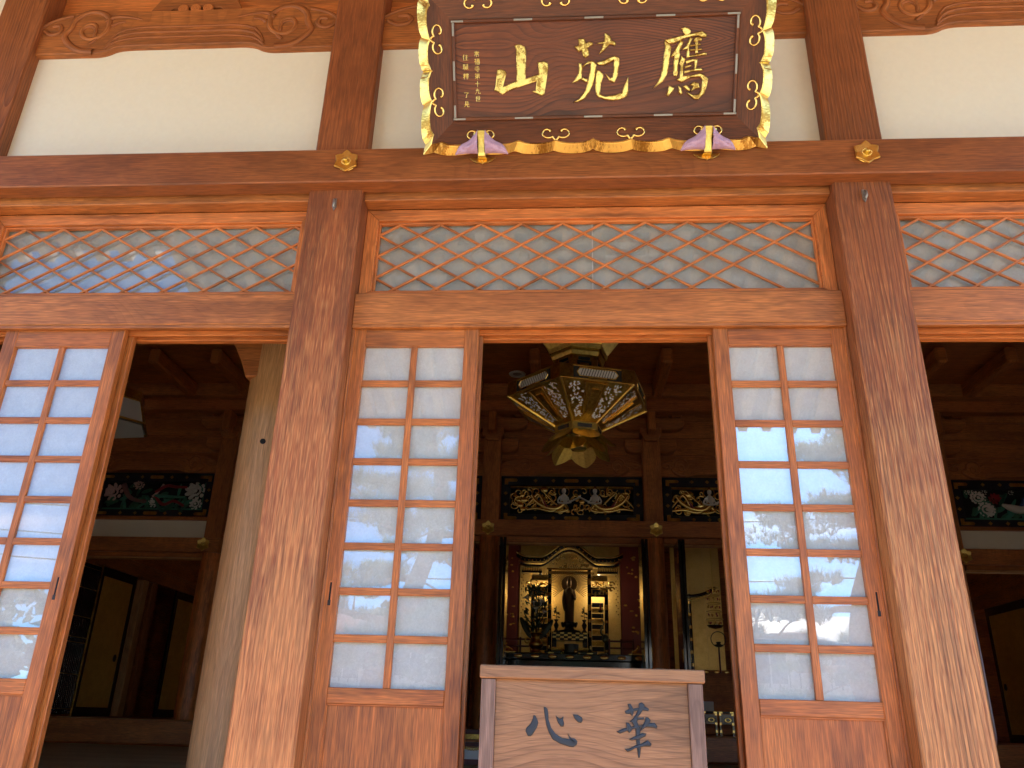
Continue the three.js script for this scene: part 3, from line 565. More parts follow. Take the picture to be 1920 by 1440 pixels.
  const up = (s, z) => [s * Math.cos(tilt) - z * Math.sin(tilt), s * Math.sin(tilt) + z * Math.cos(tilt)];    // along the plaque, off its face
  // strap: runs out under the plaque and up its face, with a rounded head
  const path = [[0.0, 0.006], [-0.012, 0.04], ...[[0.0, 0.035], [0.04, 0.032], [0.08, 0.031], [0.112, 0.03]].map(([s, z]) => { const q = up(s, z); return [q[0] + 0.015, q[1] + 0.02]; })];
  const wd = [0.022, 0.019, 0.018, 0.0175, 0.02, 0.04], P = [], I = [], U = [];
  const curve = new THREE.CatmullRomCurve3(path.map(([y, z]) => V3(0, y, z))), n = 26;
  for (let k = 0; k <= n; k++) {
    const t = k / n, c = curve.getPoint(t), f = t * 5, w0 = lerp(wd[Math.floor(Math.min(f, 4.999))], wd[Math.min(5, Math.floor(Math.min(f, 4.999)) + 1)], f - Math.floor(Math.min(f, 4.999)));
    const w = t > 0.88 ? 0.036 * Math.sqrt(Math.max(0.02, 1 - Math.pow((t - 0.88) / 0.125, 2))) + 0.003 : w0;
    for (const [sx, dz] of [[-1, 0], [-0.8, 0.004], [0.8, 0.004], [1, 0], [1, -0.004], [-1, -0.004]]) { P.push(sx * w, c.y - dz * 0.6, c.z + dz * 0.8); U.push(sx * w, t * 0.2); }
  }
  for (let k = 0; k < n; k++) for (let j = 0; j < 6; j++) { const a = k * 6 + j, b = k * 6 + (j + 1) % 6; I.push(a, b, a + 6, b, b + 6, a + 6); }
  let g = new THREE.BufferGeometry(); g.setAttribute('position', new THREE.Float32BufferAttribute(P, 3)); g.setAttribute('uv', new THREE.Float32BufferAttribute(U, 2)); g.setIndex(I); g = g.toNonIndexed(); g.computeVertexNormals();
  part(h, 'strap', g, M.brass);
  const bp = new THREE.Shape(); bp.moveTo(-0.065, 0.012); bp.quadraticCurveTo(-0.045, -0.014, -0.02, -0.017); bp.quadraticCurveTo(-0.006, -0.018, 0, -0.026); bp.quadraticCurveTo(0.006, -0.018, 0.02, -0.017); bp.quadraticCurveTo(0.045, -0.014, 0.065, 0.012); bp.closePath();
  const base = part(h, 'base_plate', extrude(bp, 0.004, 0.0015), M.brass); base.position.set(0, -0.004, 0);
  part(base, 'nail', new THREE.SphereGeometry(0.004, 8, 6), M.brass).position.set(0, -0.008, 0.006);
  // pads: creased cushions, one each side
  for (const s of [-1, 1]) {
    const nz = noise2(60 + i * 2 + s), A = 22, B = 14, P = [], U = [], I = [];
    const surf = (u, v, sgn) => {                          // u from the strap's head to the outer tip, v across
      const topX = 0.018 + u * 0.112 + 0.01 * Math.sin(u * 3), botX = 0.018 + 0.112 * Math.pow(u, 0.9), topY = 0.118 - 0.118 * u - 0.012 * Math.sin(u * 6), botY = 0.004 - 0.006 * u + 0.004 * Math.sin(u * 3);
      const x = lerp(topX, botX, v), yy = lerp(topY, Math.min(botY, topY - 0.002), v);
      const th = 0.031 * Math.pow(Math.sin(Math.PI * clamp(v, 0.0, 1)), 0.6) * Math.pow(1 - u, 0.45) * (0.75 + 0.55 * nz(u * 5 + v * 2, v * 6 - u * 4) + 0.25 * nz(u * 16 + v * 9, v * 14));
      const q = up(yy, 0.014 + sgn * th);
      return V3(s * x, q[0] + 0.006, q[1] + 0.03);
    };
    for (const sg of [-1, 1]) for (let a = 0; a <= A; a++) for (let b = 0; b <= B; b++) { const q = surf(a / A, b / B, sg); P.push(q.x, q.y, q.z); U.push(a / A * 0.12, b / B * 0.1); }
    const o = (A + 1) * (B + 1);
    for (const k of [0, 1]) for (let a = 0; a < A; a++) for (let b = 0; b < B; b++) { const c = k * o + a * (B + 1) + b, q = [c, c + 1, c + B + 1, c + 1, c + B + 2, c + B + 1]; I.push(...((k === 1) === (s > 0) ? q.reverse() : q)); }
    const cg = new THREE.BufferGeometry(); cg.setAttribute('position', new THREE.Float32BufferAttribute(P, 3)); cg.setAttribute('uv', new THREE.Float32BufferAttribute(U, 2)); cg.setIndex(I); cg.computeVertexNormals();
    part(h, 'violet_pad', cg, M.purple);
  }
});

// ------------------------------------------------------------------ carved board before the doorway
{
  const t = thing('offering_stand', 'weathered wooden stand with two black carved characters in front of the doorway', 'wooden stand', [0.086, 0, 0.3]);
  const cx = 0.086;
  board(t, 'cap', -0.306 - cx, 0.479 - cx, 0.734, 0.778, -0.36, 0.012, M.sign, 0.004, 0, [0.2, 0.55]);
  for (const x of [-0.275, 0.446]) for (const z of [-0.32, -0.025]) board(t, 'post', x - 0.025 - cx, x + 0.025 - cx, 0, 0.733, z - 0.024, z + 0.026, M.signpost, 0.003, 1);
  board(t, 'panel', -0.249 - cx, 0.42 - cx, 0.1, 0.7335, -0.03, -0.012, M.sign, 0.001, 0, [0.1, 0.12]);
  board(t, 'panel', -0.249 - cx, 0.42 - cx, 0.1, 0.7335, -0.335, -0.32, M.sign, 0.001, 0, [0.4, 0.3]);
  for (const x of [-0.282, 0.444]) board(t, 'side_panel', x - cx - 0.008, x - cx + 0.008, 0.1, 0.733, -0.295, -0.05, M.signpost, 0.001, 1);
  for (const z of [-0.3, -0.02]) board(t, 'bottom_rail', -0.249 - cx, 0.42 - cx, 0.03, 0.0995, z - 0.02, z + 0.02, M.signpost, 0.003);
  for (const k of ['heart', 'flower']) KANJI[k].forEach((q, i) => { const m = part(t, 'character_stroke', extrude(shapeOf(q), 0.001 + 0.0005 * i, 0.004, 3), M.black); m.position.set(-cx, 0, -0.0135); });
}

// ------------------------------------------------------------------ the hall behind the doors
const ZS = -9.4, FL = 0.1, SF = 0.46;                     // screen of the inner sanctum, hall floor, sanctum floor
const hall = thing('inner_hall', 'dark timber hall seen through the open doors, with carved beams and round columns', 'hall');
const posts = [-5.72, -3.47, -1.225, 1.375, 3.62, 5.87];
{
  const fl = part(hall, 'floor', cbox(18.6, 0.12, 9.3, 0.005), M.ceilingWood); fl.position.set(0.1, FL - 0.1, -4.9);
  const tatami = std({ map: mottle(51, 1, 1, 256, 256, [[176, 158, 112], [158, 140, 98]], [3, 40, 120]), roughness: 0.85 });
  for (let i = 0; i < 24; i++) { const b = part(fl, 'floor_board', cbox(18.4, 0.04, 0.365, 0.004), tatami); b.position.set(0, 0.08, 4.35 - i * 0.375); }
  // walls and ceiling
  board(hall, 'side_wall', -9.3, -9.2, -0.1, 8, -15.8, -0.2, M.ceilingWood);
  board(hall, 'side_wall', 9.4, 9.5, -0.1, 8, -9.9, -0.2, M.ceilingWood);
  board(hall, 'side_wall', 9.4, 9.5, -0.1, 0.5, -11.4, -9.9, M.ceilingWood);
  board(hall, 'side_wall', 9.4, 9.5, 2.3, 8, -11.4, -9.9, M.ceilingWood);
  board(hall, 'side_wall', 9.4, 9.5, -0.1, 8, -15.8, -11.4, M.ceilingWood);
  board(hall, 'back_wall', -9.3, 9.5, -0.1, 8, -15.9, -15.8, M.ceilingWood);
  board(hall, 'front_wall', -9.2, 9.4, 4.45, 5.9, -0.3, -0.21, M.ceilingWood);
  board(hall, 'sanctum_floor', -9.2, 9.4, 0.0, SF - 0.02, -15.8, ZS - 0.16, M.ceilingWood);
  board(hall, 'sanctum_ceiling', -9.2, 9.4, 4.35, 4.45, -15.8, ZS - 0.1, M.ceilingWood);
  const cl = part(hall, 'ceiling', cbox(18.6, 0.1, 9.2, 0.005, 2), M.ceilingWood); cl.position.set(0.1, 5.95, -4.9);
  const jg = cbox(0.15, 0.2, 9.0, 0.02, 2), tg = cbox(18.4, 0.14, 0.12, 0.02, 0);
  for (let i = 0; i < 19; i++) part(cl, 'joist', jg, M.ceilingWood).position.set(-8.6 + i * 0.95, -0.15, 0);
  for (let i = 0; i < 9; i++) part(cl, 'cross_joist', tg, M.ceilingWood).position.set(0, -0.125, -4.2 + i * 1.05);
  for (const [y0, y1, z] of [[5.4, 5.62, -8.6], [5.3, 5.5, -9.0]]) board(hall, 'stepped_beam', -9.1, 9.3, y0, y1, z - 0.2, z, M.inner, 0.01);
  for (let i = 0; i < 15; i++) board(hall, 'hanging_joist', -6.25 + i * 0.95, -6.09 + i * 0.95, 5.36, 5.6, -8.58, -7.2, M.ceilingWood, 0.03);
  board(hall, 'soffit', -9.1, 9.3, 5.621, 5.66, -8.6, -6.9, M.ceilingWood, 0.004);
  // boarded wall over the sanctum screen
  for (let i = 0; i < 4; i++) board(hall, 'wall_board', -9.1, 9.3, 4.4 + i * 0.3, 4.695 + i * 0.3, ZS - 0.14, ZS - 0.1, M.inner, 0.006);
  posts.forEach((x, i) => {
    const outer = i === 0 || i === 5, low = outer ? 2.94 : 3.28;
    board(hall, 'square_post', x - 0.147, x + 0.147, low + 0.2, 4.95, ZS - 0.15, ZS + 0.14, M.inner, 0.012, 1);
    const c = part(hall, 'round_column', turned([[0.15, SF], [0.165, SF + 0.1], [0.168, 1.6], [0.16, low + 0.01]], 28), M.roundColumn); c.position.set(x - 0.01, 0, ZS);
    // bracket: bearing block, two rounded arms, small blocks
    const cap = part(hall, 'bracket', join([extrude(polyShape([[-0.17, 0], [-0.1, -0.14], [0.1, -0.14], [0.17, 0], [0.17, 0.08], [-0.17, 0.08]]), 0.3, 0.008, 1)]), M.inner);
    cap.position.set(x, 5.0, ZS - 0.12);
    const arm = (w, h) => { const s = new THREE.Shape(); s.moveTo(-w, h); s.lineTo(-w, h * 0.45); s.quadraticCurveTo(-w * 0.95, 0, -w * 0.6, 0); s.lineTo(w * 0.6, 0); s.quadraticCurveTo(w * 0.95, 0, w, h * 0.45); s.lineTo(w, h); s.closePath(); return extrude(s, 0.16, 0.008, 1); };
    part(cap, 'bracket_arm', arm(0.56, 0.2), M.inner).position.set(0, 0.085, 0.06);
    part(cap, 'bracket_arm', arm(0.42, 0.22), M.inner).position.set(0, -0.3, 0.03);
    part(cap, 'tie_end', cbox(0.13, 0.34, 0.3, 0.02), M.ceilingWood).position.set(0, 0.14, 0.36);
    for (const dx of [-0.44, 0.44]) part(cap, 'bearing_block', extrude(polyShape([[-0.11, 0], [-0.07, -0.08], [0.07, -0.08], [0.11, 0], [0.11, 0.07], [-0.11, 0.07]]), 0.2, 0.006, 1), M.inner).position.set(dx, 0.385, 0.04);
  });
  const all = [-9.1, ...posts, 9.3];
  for (let i = 0; i + 1 < all.length; i++) {
    const a = all[i] + (i ? 0.148 : 0), b = all[i + 1] - (i + 2 < all.length ? 0.148 : 0), side = i === 0 || i === all.length - 2;
    if (side) {
      carvedBeam(hall, i ? a : b - 2.35, i ? a + 2.35 : b, 4.285, 4.58, ZS - 0.1, ZS + 0.08, M.inner);
      board(hall, 'plaster_strip', a, b, 3.175, 3.49, ZS - 0.08, ZS - 0.02, M.plaster, 0.001);
      board(hall, 'rail', a, b, 3.49, 3.555, ZS - 0.1, ZS + 0.05, M.innerRed);
      board(hall, 'tie_beam', i ? a - 0.1 : a, i ? b : b + 0.3, 2.94, 3.172, ZS + 0.0, ZS + 0.19, M.innerRed, 0.008);
      board(hall, 'door_head', a, b, 2.87, 2.939, ZS - 0.08, ZS + 0.1, M.innerRed);
      board(hall, 'track', a, b, 2.845, 2.869, ZS - 0.06, ZS + 0.07, M.pale, 0.002);
    } else {
      carvedBeam(hall, a, b, 4.285, 4.58, ZS - 0.1, ZS + 0.08, M.inner);
      board(hall, 'door_head', a, b, 3.195, 3.279, ZS - 0.08, ZS + 0.1, M.inner);
      board(hall, 'track', a, b, 3.17, 3.194, ZS - 0.06, ZS + 0.07, M.pale, 0.002);
    }
  }
  board(hall, 'tie_beam', -5.5, 5.65, 3.28, 3.53, ZS + 0.02, ZS + 0.2, M.inner, 0.008);
  for (const x of [-1.24, 1.39]) nailCover(hall, x, 3.39, ZS + 0.2, 1.7);
  for (const x of [-5.82, 5.97]) nailCover(hall, x, 3.06, ZS + 0.19, 1.7);
  // front edge of the raised sanctum floor
  board(hall, 'sill_beam', -9.1, 9.3, FL + 0.02, SF - 0.012, ZS - 0.15, ZS + 0.02, M.innerRed, 0.01);
  board(hall, 'sill_track', -9.1, 9.3, SF - 0.011, SF, ZS - 0.12, ZS + 0.0, M.pale, 0.002);
  // side rooms: walls that run back from the screen
  for (const s of [-1, 1]) {
    const x = s < 0 ? -8.0 : 8.2, o = s < 0 ? [x - 0.14, x] : [x, x + 0.14];
    board(hall, 'room_lintel', o[0] - 0.03, o[1] + 0.03, 2.86, 3.12, -15.7, ZS - 0.2, M.innerRed, 0.01, 2);
    board(hall, 'room_wall', o[0] + 0.02, o[1] - 0.02, 3.13, 4.35, -15.7, ZS - 0.2, M.ceilingWood, 0.01, 2);
    for (const z of [-11.78, -14.85]) { board(hall, 'room_post', o[0], o[1], SF, 2.86, z - 0.1, z + 0.1, M.pale, 0.01, 1); board(hall, 'room_post', o[0] - 0.02, o[1] + 0.02, SF, 2.855, z - 0.42, z - 0.2, M.inner, 0.01, 1); }
  }
}
// pale inner column beside the door opening, with its knee brace
{
  const c = thing('inner_column', 'pale round wooden column with bolt holes inside the opening by the smooth cracked pillar', 'column', [-1.735, FL, -1.0]);
  part(c, 'shaft', turned([[0.142, 0], [0.146, 0.6], [0.145, 2.6], [0.135, 5.8]], 30), M.pale);
  const s = new THREE.Shape(); s.moveTo(0.02, 0); s.lineTo(0.02, 0.7); s.lineTo(-0.7, 0.7); s.lineTo(-0.7, 0.52); s.quadraticCurveTo(-0.28, 0.42, -0.135, 0); s.closePath();
  part(c, 'knee_brace', extrude(s, 0.12, 0.01), M.inner).position.set(0, 2.3, 0.0);
  for (const [y, a] of [[2.05, 0.75], [2.17, 0.8], [2.3, 0.8], [1.9, 0.25]]) { const h = part(c, 'bolt_hole', new THREE.CylinderGeometry(0.016, 0.016, 0.012, 12).rotateX(Math.PI / 2), M.hole); h.position.set(Math.sin(a) * 0.141, y, Math.cos(a) * 0.141); h.rotation.y = a; }
  board(c, 'cross_beam', -6.5, 0.4, 3.01, 3.3, -0.12, 0.12, M.inner, 0.01);
}

// ------------------------------------------------------------------ hanging lanterns
function hexRing(r, y, a0) { return [...Array(6)].map((_, i) => { const a = a0 + i * Math.PI / 3; return V3(Math.sin(a) * r, y, Math.cos(a) * r); }); }
function panelGeo(list) {                                  // quads given as four points each
  const P = [], U = [];
  for (const [a, b, c, d] of list) { const e = b.clone().sub(a).normalize(); const f = (p) => { const q = p.clone().sub(a), u = q.dot(e); return [u, Math.sqrt(Math.max(0, q.lengthSq() - u * u))]; }; for (const p of [a, b, c, a, c, d]) { P.push(p.x, p.y, p.z); U.push(...f(p)); } }
  const g = new THREE.BufferGeometry(); g.setAttribute('position', new THREE.Float32BufferAttribute(P, 3)); g.setAttribute('uv', new THREE.Float32BufferAttribute(U, 2)); g.computeVertexNormals(); return g;
}
function bar3(a, b, r, sides = 6) { const d = b.clone().sub(a), g = new THREE.CylinderGeometry(r, r, d.length(), sides); g.applyQuaternion(new THREE.Quaternion().setFromUnitVectors(V3(0, 1, 0), d.normalize())); return g.translate((a.x + b.x) / 2, (a.y + b.y) / 2, (a.z + b.z) / 2); }
{
  const L = thing('hanging_lantern', 'six sided pierced gold lantern with petal skirt hanging in the doorway', 'lantern', [0.078, 2.6, -1.8]);
  const a0 = -14 * Math.PI / 180 - 0.0, R = 0.49;
  const inset = (q, k) => { const c = q[0].clone().add(q[1]).add(q[2]).add(q[3]).multiplyScalar(0.25); return q.map((p) => p.clone().sub(c).multiplyScalar(k).add(c)); };
  const slab = (q, n, t) => { const o = q.map((p) => p.clone().addScaledVector(n, t)); return panelGeo([[o[0], o[1], o[2], o[3]], [q[3], q[2], q[1], q[0]], [q[0], q[1], o[1], o[0]], [q[1], q[2], o[2], o[1]], [q[2], q[3], o[3], o[2]], [q[3], q[0], o[0], o[3]]]); };
  const rim = hexRing(R, 0, a0), rimT = hexRing(R, 0.09, a0), neck = hexRing(0.165, -0.18, a0), neckB = hexRing(0.16, -0.23, a0);
  const silver = std({ color: lin(0.62, 0.6, 0.56), metalness: 0.3, roughness: 0.5 }), at = (q, u, v) => { const a = q[0].clone().lerp(q[1], u), b = q[3].clone().lerp(q[2], u); return a.lerp(b, v); };
  for (let i = 0; i < 6; i++) {
    const j = (i + 1) % 6, q = [rim[i], rim[j], rimT[j], rimT[i]], n = rim[i].clone().add(rim[j]).setY(0).normalize();
    part(L, 'rim_panel', slab(q, n, -0.01), M.darkMetal);
    for (const [u0, u1] of [[0, 0.17], [0.83, 1]]) part(L, 'rim_corner', slab([at(q, u0, 0.02), at(q, u1, 0.02), at(q, u1, 0.98), at(q, u0, 0.98)], n, 0.006), M.oldGold);
    const ov = [at(q, 0.26, 0.2), at(q, 0.74, 0.2), at(q, 0.78, 0.5), at(q, 0.74, 0.82), at(q, 0.26, 0.82), at(q, 0.22, 0.5)].map((p) => p.addScaledVector(n, 0.004));
    part(L, 'rim_grille', panelGeo([[ov[0], ov[1], ov[2], ov[5]], [ov[5], ov[2], ov[3], ov[4]]]), silver);
    const edge = ov.map((p, k) => bar3(p, ov[(k + 1) % 6], 0.004, 5)); part(L, 'grille_edge', join(edge), M.gold);
    const hatch = []; for (let k = 0; k < 13; k++) { const u = 0.27 + k * 0.036; hatch.push(bar3(at(q, u, 0.24).addScaledVector(n, 0.005), at(q, u + 0.035, 0.78).addScaledVector(n, 0.005), 0.0022, 4)); } part(L, 'grille_bars', join(hatch), M.darkMetal);
    for (const v of [0.09, 0.91]) part(L, 'rim_mount', slab([at(q, 0.36, v - 0.08), at(q, 0.64, v - 0.08), at(q, 0.62, v + 0.08), at(q, 0.38, v + 0.08)], n, 0.005), M.oldGold);
    part(L, 'rim_moulding', bar3(rim[i], rim[j], 0.008), M.oldGold);
    part(L, 'rim_moulding', bar3(rimT[i], rimT[j], 0.007), M.oldGold);
    // sloping side: dark gold plate, pierced fields of white, central panel
    const c = [neck[i], neck[j], rim[j], rim[i]], cn = rim[j].clone().sub(rim[i]).cross(neck[i].clone().sub(rim[i])).normalize(); if (cn.y > 0) cn.negate();
    part(L, 'side_plate', slab(c, cn, -0.008), M.oldGold);
    const rr = rngOf(300 + i), bits = [], dots = [];
    for (let k = 0; k < 420; k++) {
      const v = 0.12 + rr() * 0.82, u = 0.1 + rr() * 0.8; if (u > 0.33 && u < 0.67) continue;
      if ((u < 0.33 ? (v * 5.1 + u * 9) : (v * 5.1 + u * 7 + 0.4)) % 1.4 < 0.36) continue;
      const p = at(c, u, v).addScaledVector(cn, 0.003), e1 = rim[j].clone().sub(rim[i]).normalize(), e2 = cn.clone().cross(e1), a = rr() * 6.3, s = 0.006 + rr() * 0.008, w = 0.0034 + rr() * 0.0024;
      const d1 = e1.clone().multiplyScalar(Math.cos(a)).addScaledVector(e2, Math.sin(a)), d2 = cn.clone().cross(d1);
      bits.push([p.clone().addScaledVector(d1, -s), p.clone().addScaledVector(d2, w), p.clone().addScaledVector(d1, s), p.clone().addScaledVector(d2, -w)]);
    }
    part(L, 'pierced_field', panelGeo(bits), std({ color: lin(0.75, 0.75, 0.73), roughness: 0.6 })).userData.kind = 'stuff';
    part(L, 'central_panel', slab([at(c, 0.36, 0.1), at(c, 0.64, 0.1), at(c, 0.66, 0.94), at(c, 0.34, 0.94)], cn, 0.008), M.oldGold);
    part(L, 'raised_boss', slab([at(c, 0.43, 0.22), at(c, 0.57, 0.22), at(c, 0.56, 0.82), at(c, 0.44, 0.82)], cn, 0.016), M.oldGold);
    for (const u of [0.38, 0.62]) part(L, 'side_fillet', bar3(at(c, lerp(u, 0.5, 0.1), 0.12).addScaledVector(cn, 0.006), at(c, u, 0.93).addScaledVector(cn, 0.006), 0.005), M.oldGold);
    part(L, 'corner_rib', bar3(rim[i].clone().addScaledVector(cn, 0.002), neck[i].clone().addScaledVector(cn, 0.002), 0.009), M.brass);
    // neck and the skirt of petals
    const nq = [neckB[i], neckB[j], neck[j], neck[i]];
    part(L, 'neck_panel', slab(nq, n, 0.003), M.brass);
    part(L, 'neck_slot', slab([at(nq, 0.2, 0.25), at(nq, 0.8, 0.25), at(nq, 0.8, 0.75), at(nq, 0.2, 0.75)], n, 0.006), M.darkMetal);
    const petal = (ai, y0, r0, y1, r1, w) => {              // folded along its middle, scalloped towards the tip
      const dir = V3(Math.sin(ai), 0, Math.cos(ai)), sd = V3(Math.cos(ai), 0, -Math.sin(ai)), prof = [[0, 0.8], [0.3, 1], [0.55, 0.98], [0.72, 0.78], [0.85, 0.5], [0.95, 0.25], [1, 0.06]], quads = [];
      const pt = (t, s, back) => V3(0, 0, 0).addScaledVector(dir, lerp(r0, r1, t) - 0.05 * w * 6 * Math.abs(s) * 0.6 - back).addScaledVector(sd, s * w).setY(lerp(y0, y1, t));
      for (let k = 0; k + 1 < prof.length; k++) for (const s of [-1, 1]) for (const bk of [0, 0.004]) { const [t0, w0] = prof[k], [t1, w1] = prof[k + 1], q = [pt(t0, 0, bk), pt(t0, s * w0, bk), pt(t1, s * w1, bk), pt(t1, 0, bk)]; quads.push((s > 0) === (bk === 0) ? q.reverse() : q); }
      return panelGeo(quads);
    };
    const am = a0 + (i + 0.5) * Math.PI / 3, ac = a0 + i * Math.PI / 3;
    part(L, 'skirt_petal', petal(am, -0.23, 0.15, -0.325, 0.255, 0.09), M.brass);
    part(L, 'skirt_petal', petal(ac, -0.28, 0.135, -0.392, 0.22, 0.085), M.brass);
    // body above
    const b0 = hexRing(0.165, 0.13, a0), b1 = hexRing(0.165, 0.3, a0), t0 = hexRing(R * 0.98, 0.092, a0), bn = n;
    part(L, 'shoulder_plate', slab([t0[i], t0[j], b0[j], b0[i]], V3(0, 1, 0), 0.006), M.darkMetal);
    const bq = [b0[i], b0[j], b1[j], b1[i]];
    part(L, 'body_panel', slab(bq, bn, -0.006), M.oldGold);
    part(L, 'body_field', slab([at(bq, 0.2, 0.1), at(bq, 0.8, 0.1), at(bq, 0.8, 0.76), at(bq, 0.2, 0.76)], bn, 0.003), M.darkMetal);
    part(L, 'body_mount', slab([at(bq, 0.3, 0.42), at(bq, 0.7, 0.42), at(bq, 0.7, 0.66), at(bq, 0.3, 0.66)], bn, 0.006), M.oldGold);
    part(L, 'body_slot', slab([at(bq, 0.25, 0.8), at(bq, 0.75, 0.8), at(bq, 0.75, 0.93), at(bq, 0.25, 0.93)], bn, 0.003), M.hole);
    part(L, 'body_post', slab([at(bq, -0.02, 0), at(bq, 0.16, 0), at(bq, 0.16, 1), at(bq, -0.02, 1)], bn, 0.008), M.oldGold);
    part(L, 'body_post', slab([at(bq, 0.84, 0), at(bq, 1.02, 0), at(bq, 1.02, 1), at(bq, 0.84, 1)], bn, 0.008), M.oldGold);
    [[0.18, 0.3, 0.19, 0.325], [0.192, 0.325, 0.192, 0.345], [0.205, 0.345, 0.215, 0.375], [0.21, 0.375, 0.3, 0.5], [0.3, 0.5, 0.12, 0.62]].forEach(([ra, ya, rb, yb], k) => { const A = hexRing(ra, ya, a0), B = hexRing(rb, yb, a0); part(L, k < 3 ? 'cornice' : 'canopy_plate', slab([A[i], A[j], B[j], B[i]], bn, 0.004), k === 4 ? M.oldGold : M.brass); });
  }
  part(L, 'inner_cup', lathe([[0.001, -0.33], [0.05, -0.33], [0.06, -0.31], [0.05, -0.28], [0.09, -0.24]], 20), M.gold);
  part(L, 'hanging_rod', new THREE.CylinderGeometry(0.018, 0.018, 2.65, 10).translate(0, 1.92, 0), M.brass);
}
{
  const L = thing('pendant_lamp', 'white panelled hexagonal hanging lamp with gilt edges, half behind the door mirroring sky', 'lamp', [-4.62, 3.2, -4]);
  const glass = std({ color: lin(0.55, 0.55, 0.52), roughness: 0.4 });
  const A = hexRing(0.42, 0.02, 0.4), B = hexRing(0.33, 0.26, 0.4), Cc = hexRing(0.33, 0.36, 0.4), Z0 = hexRing(0.4, 0, 0.4);
  for (let i = 0; i < 6; i++) {
    const j = (i + 1) % 6;
    part(L, 'white_panel', panelGeo([[A[i], A[j], B[j], B[i]]]), glass);
    part(L, 'gilt_band', panelGeo([[B[i], B[j], Cc[j], Cc[i]]]), M.oldGold);
    part(L, 'gilt_edge', bar3(A[i], A[j], 0.012), M.oldGold);
    part(L, 'gilt_edge', bar3(A[i], B[i], 0.01), M.oldGold);
    part(L, 'gilt_edge', bar3(B[i], B[j], 0.01), M.oldGold);
  }
  part(L, 'bottom_plate', panelGeo([0, 1, 2].map((k) => [Z0[0], Z0[k + 1], Z0[k + 2], Z0[k + 2]]).concat([[Z0[0], Z0[3], Z0[4], Z0[5]]])), glass);
  part(L, 'top_plate', panelGeo([[Cc[0], Cc[1], Cc[2], Cc[3]], [Cc[0], Cc[3], Cc[4], Cc[5]]]), M.oldGold);
  part(L, 'rod', new THREE.CylinderGeometry(0.02, 0.02, 2.3, 8).translate(0, 1.5, 0), M.brass);
}
[[-0.777, -8.22, 'seen clear of the lantern'], [0.88, -8.22, 'peeping out behind the lantern rim']].forEach(([x, z, t]) => {
  const d = thing('downlight', 'round recessed ceiling downlight with white ring, ' + t, 'ceiling light', [x, 5.615, z]);
  part(d, 'ring', lathe([[0.07, 0.003], [0.085, -0.012], [0.125, -0.012], [0.135, 0.003]], 24), M.white);
  part(d, 'reflector', lathe([[0.001, -0.012], [0.03, -0.008], [0.072, 0.002]], 20), M.iron);
});

// ------------------------------------------------------------------ carved panels over the sanctum screen
function ranmaFrame(x0, x1, label, cat = 'carved panel') {
  const y0 = 3.535, y1 = 4.285, cx = (x0 + x1) / 2, w = (x1 - x0) / 2, b = 0.145, t = thing('carved_transom', label, cat, [cx, y0, ZS]);
  const H = y1 - y0;
  board(t, 'frame_rail', -w, w, 0, 0.12, -0.04, 0.05, M.lacquerMatt, 0.006);
  board(t, 'frame_rail', -w, w, H - 0.155, H, -0.04, 0.05, M.lacquerMatt, 0.006);
  for (const s of [-1, 1]) board(t, 'frame_stile', s < 0 ? -w : w - b, s < 0 ? -w + b : w, 0.12, H - 0.155, -0.04, 0.05, M.lacquerMatt, 0.006);
  board(t, 'shade_backing', -w + b, w - b, 0.12, H - 0.155, -0.05, -0.035, M.hole, 0);  // near-black sheet paints the darkness of the open gap behind the carving
  const fit = (x, y, s) => part(t, 'gilt_fitting', extrude(s, 0.004, 0.003, 1, 5), M.oldGold).position.set(x, y, 0.051);
  const dia = polyShape([[-0.032, 0], [0, 0.03], [0.032, 0], [0, -0.03]]), ov = new THREE.Shape(); ov.absarc(-0.09, 0, 0.028, Math.PI / 2, Math.PI * 1.5); ov.absarc(0.09, 0, 0.028, -Math.PI / 2, Math.PI / 2); ov.closePath();
  for (const y of [0.06, H - 0.075]) { fit(0, y, ov); for (const k of [-0.5, -0.25, 0.25, 0.5]) fit(k * w * 1.02, y, dia); }
  for (const s of [-1, 1]) for (const y of [0.28, 0.46]) fit(s * (w - 0.075), y, dia);
  for (const sx of [-1, 1]) for (const sy of [-1, 1]) { const L = polyShape([[0, 0], [sx * -0.19, 0], [sx * -0.21, sy * -0.025], [sx * -0.19, sy * -0.05], [sx * -0.055, sy * -0.05], [sx * -0.055, sy * -0.1], [0, sy * -0.1]]); fit(sx * (w - 0.055), sy > 0 ? H - 0.045 : 0.03, L); }
  return { t, w: w - b, y0: 0.12, y1: H - 0.155 };
}
function ribbon(pts, r, flat = 0.35, n = 0) { return tube(pts, r, 7, n || pts.length * 4, flat); }
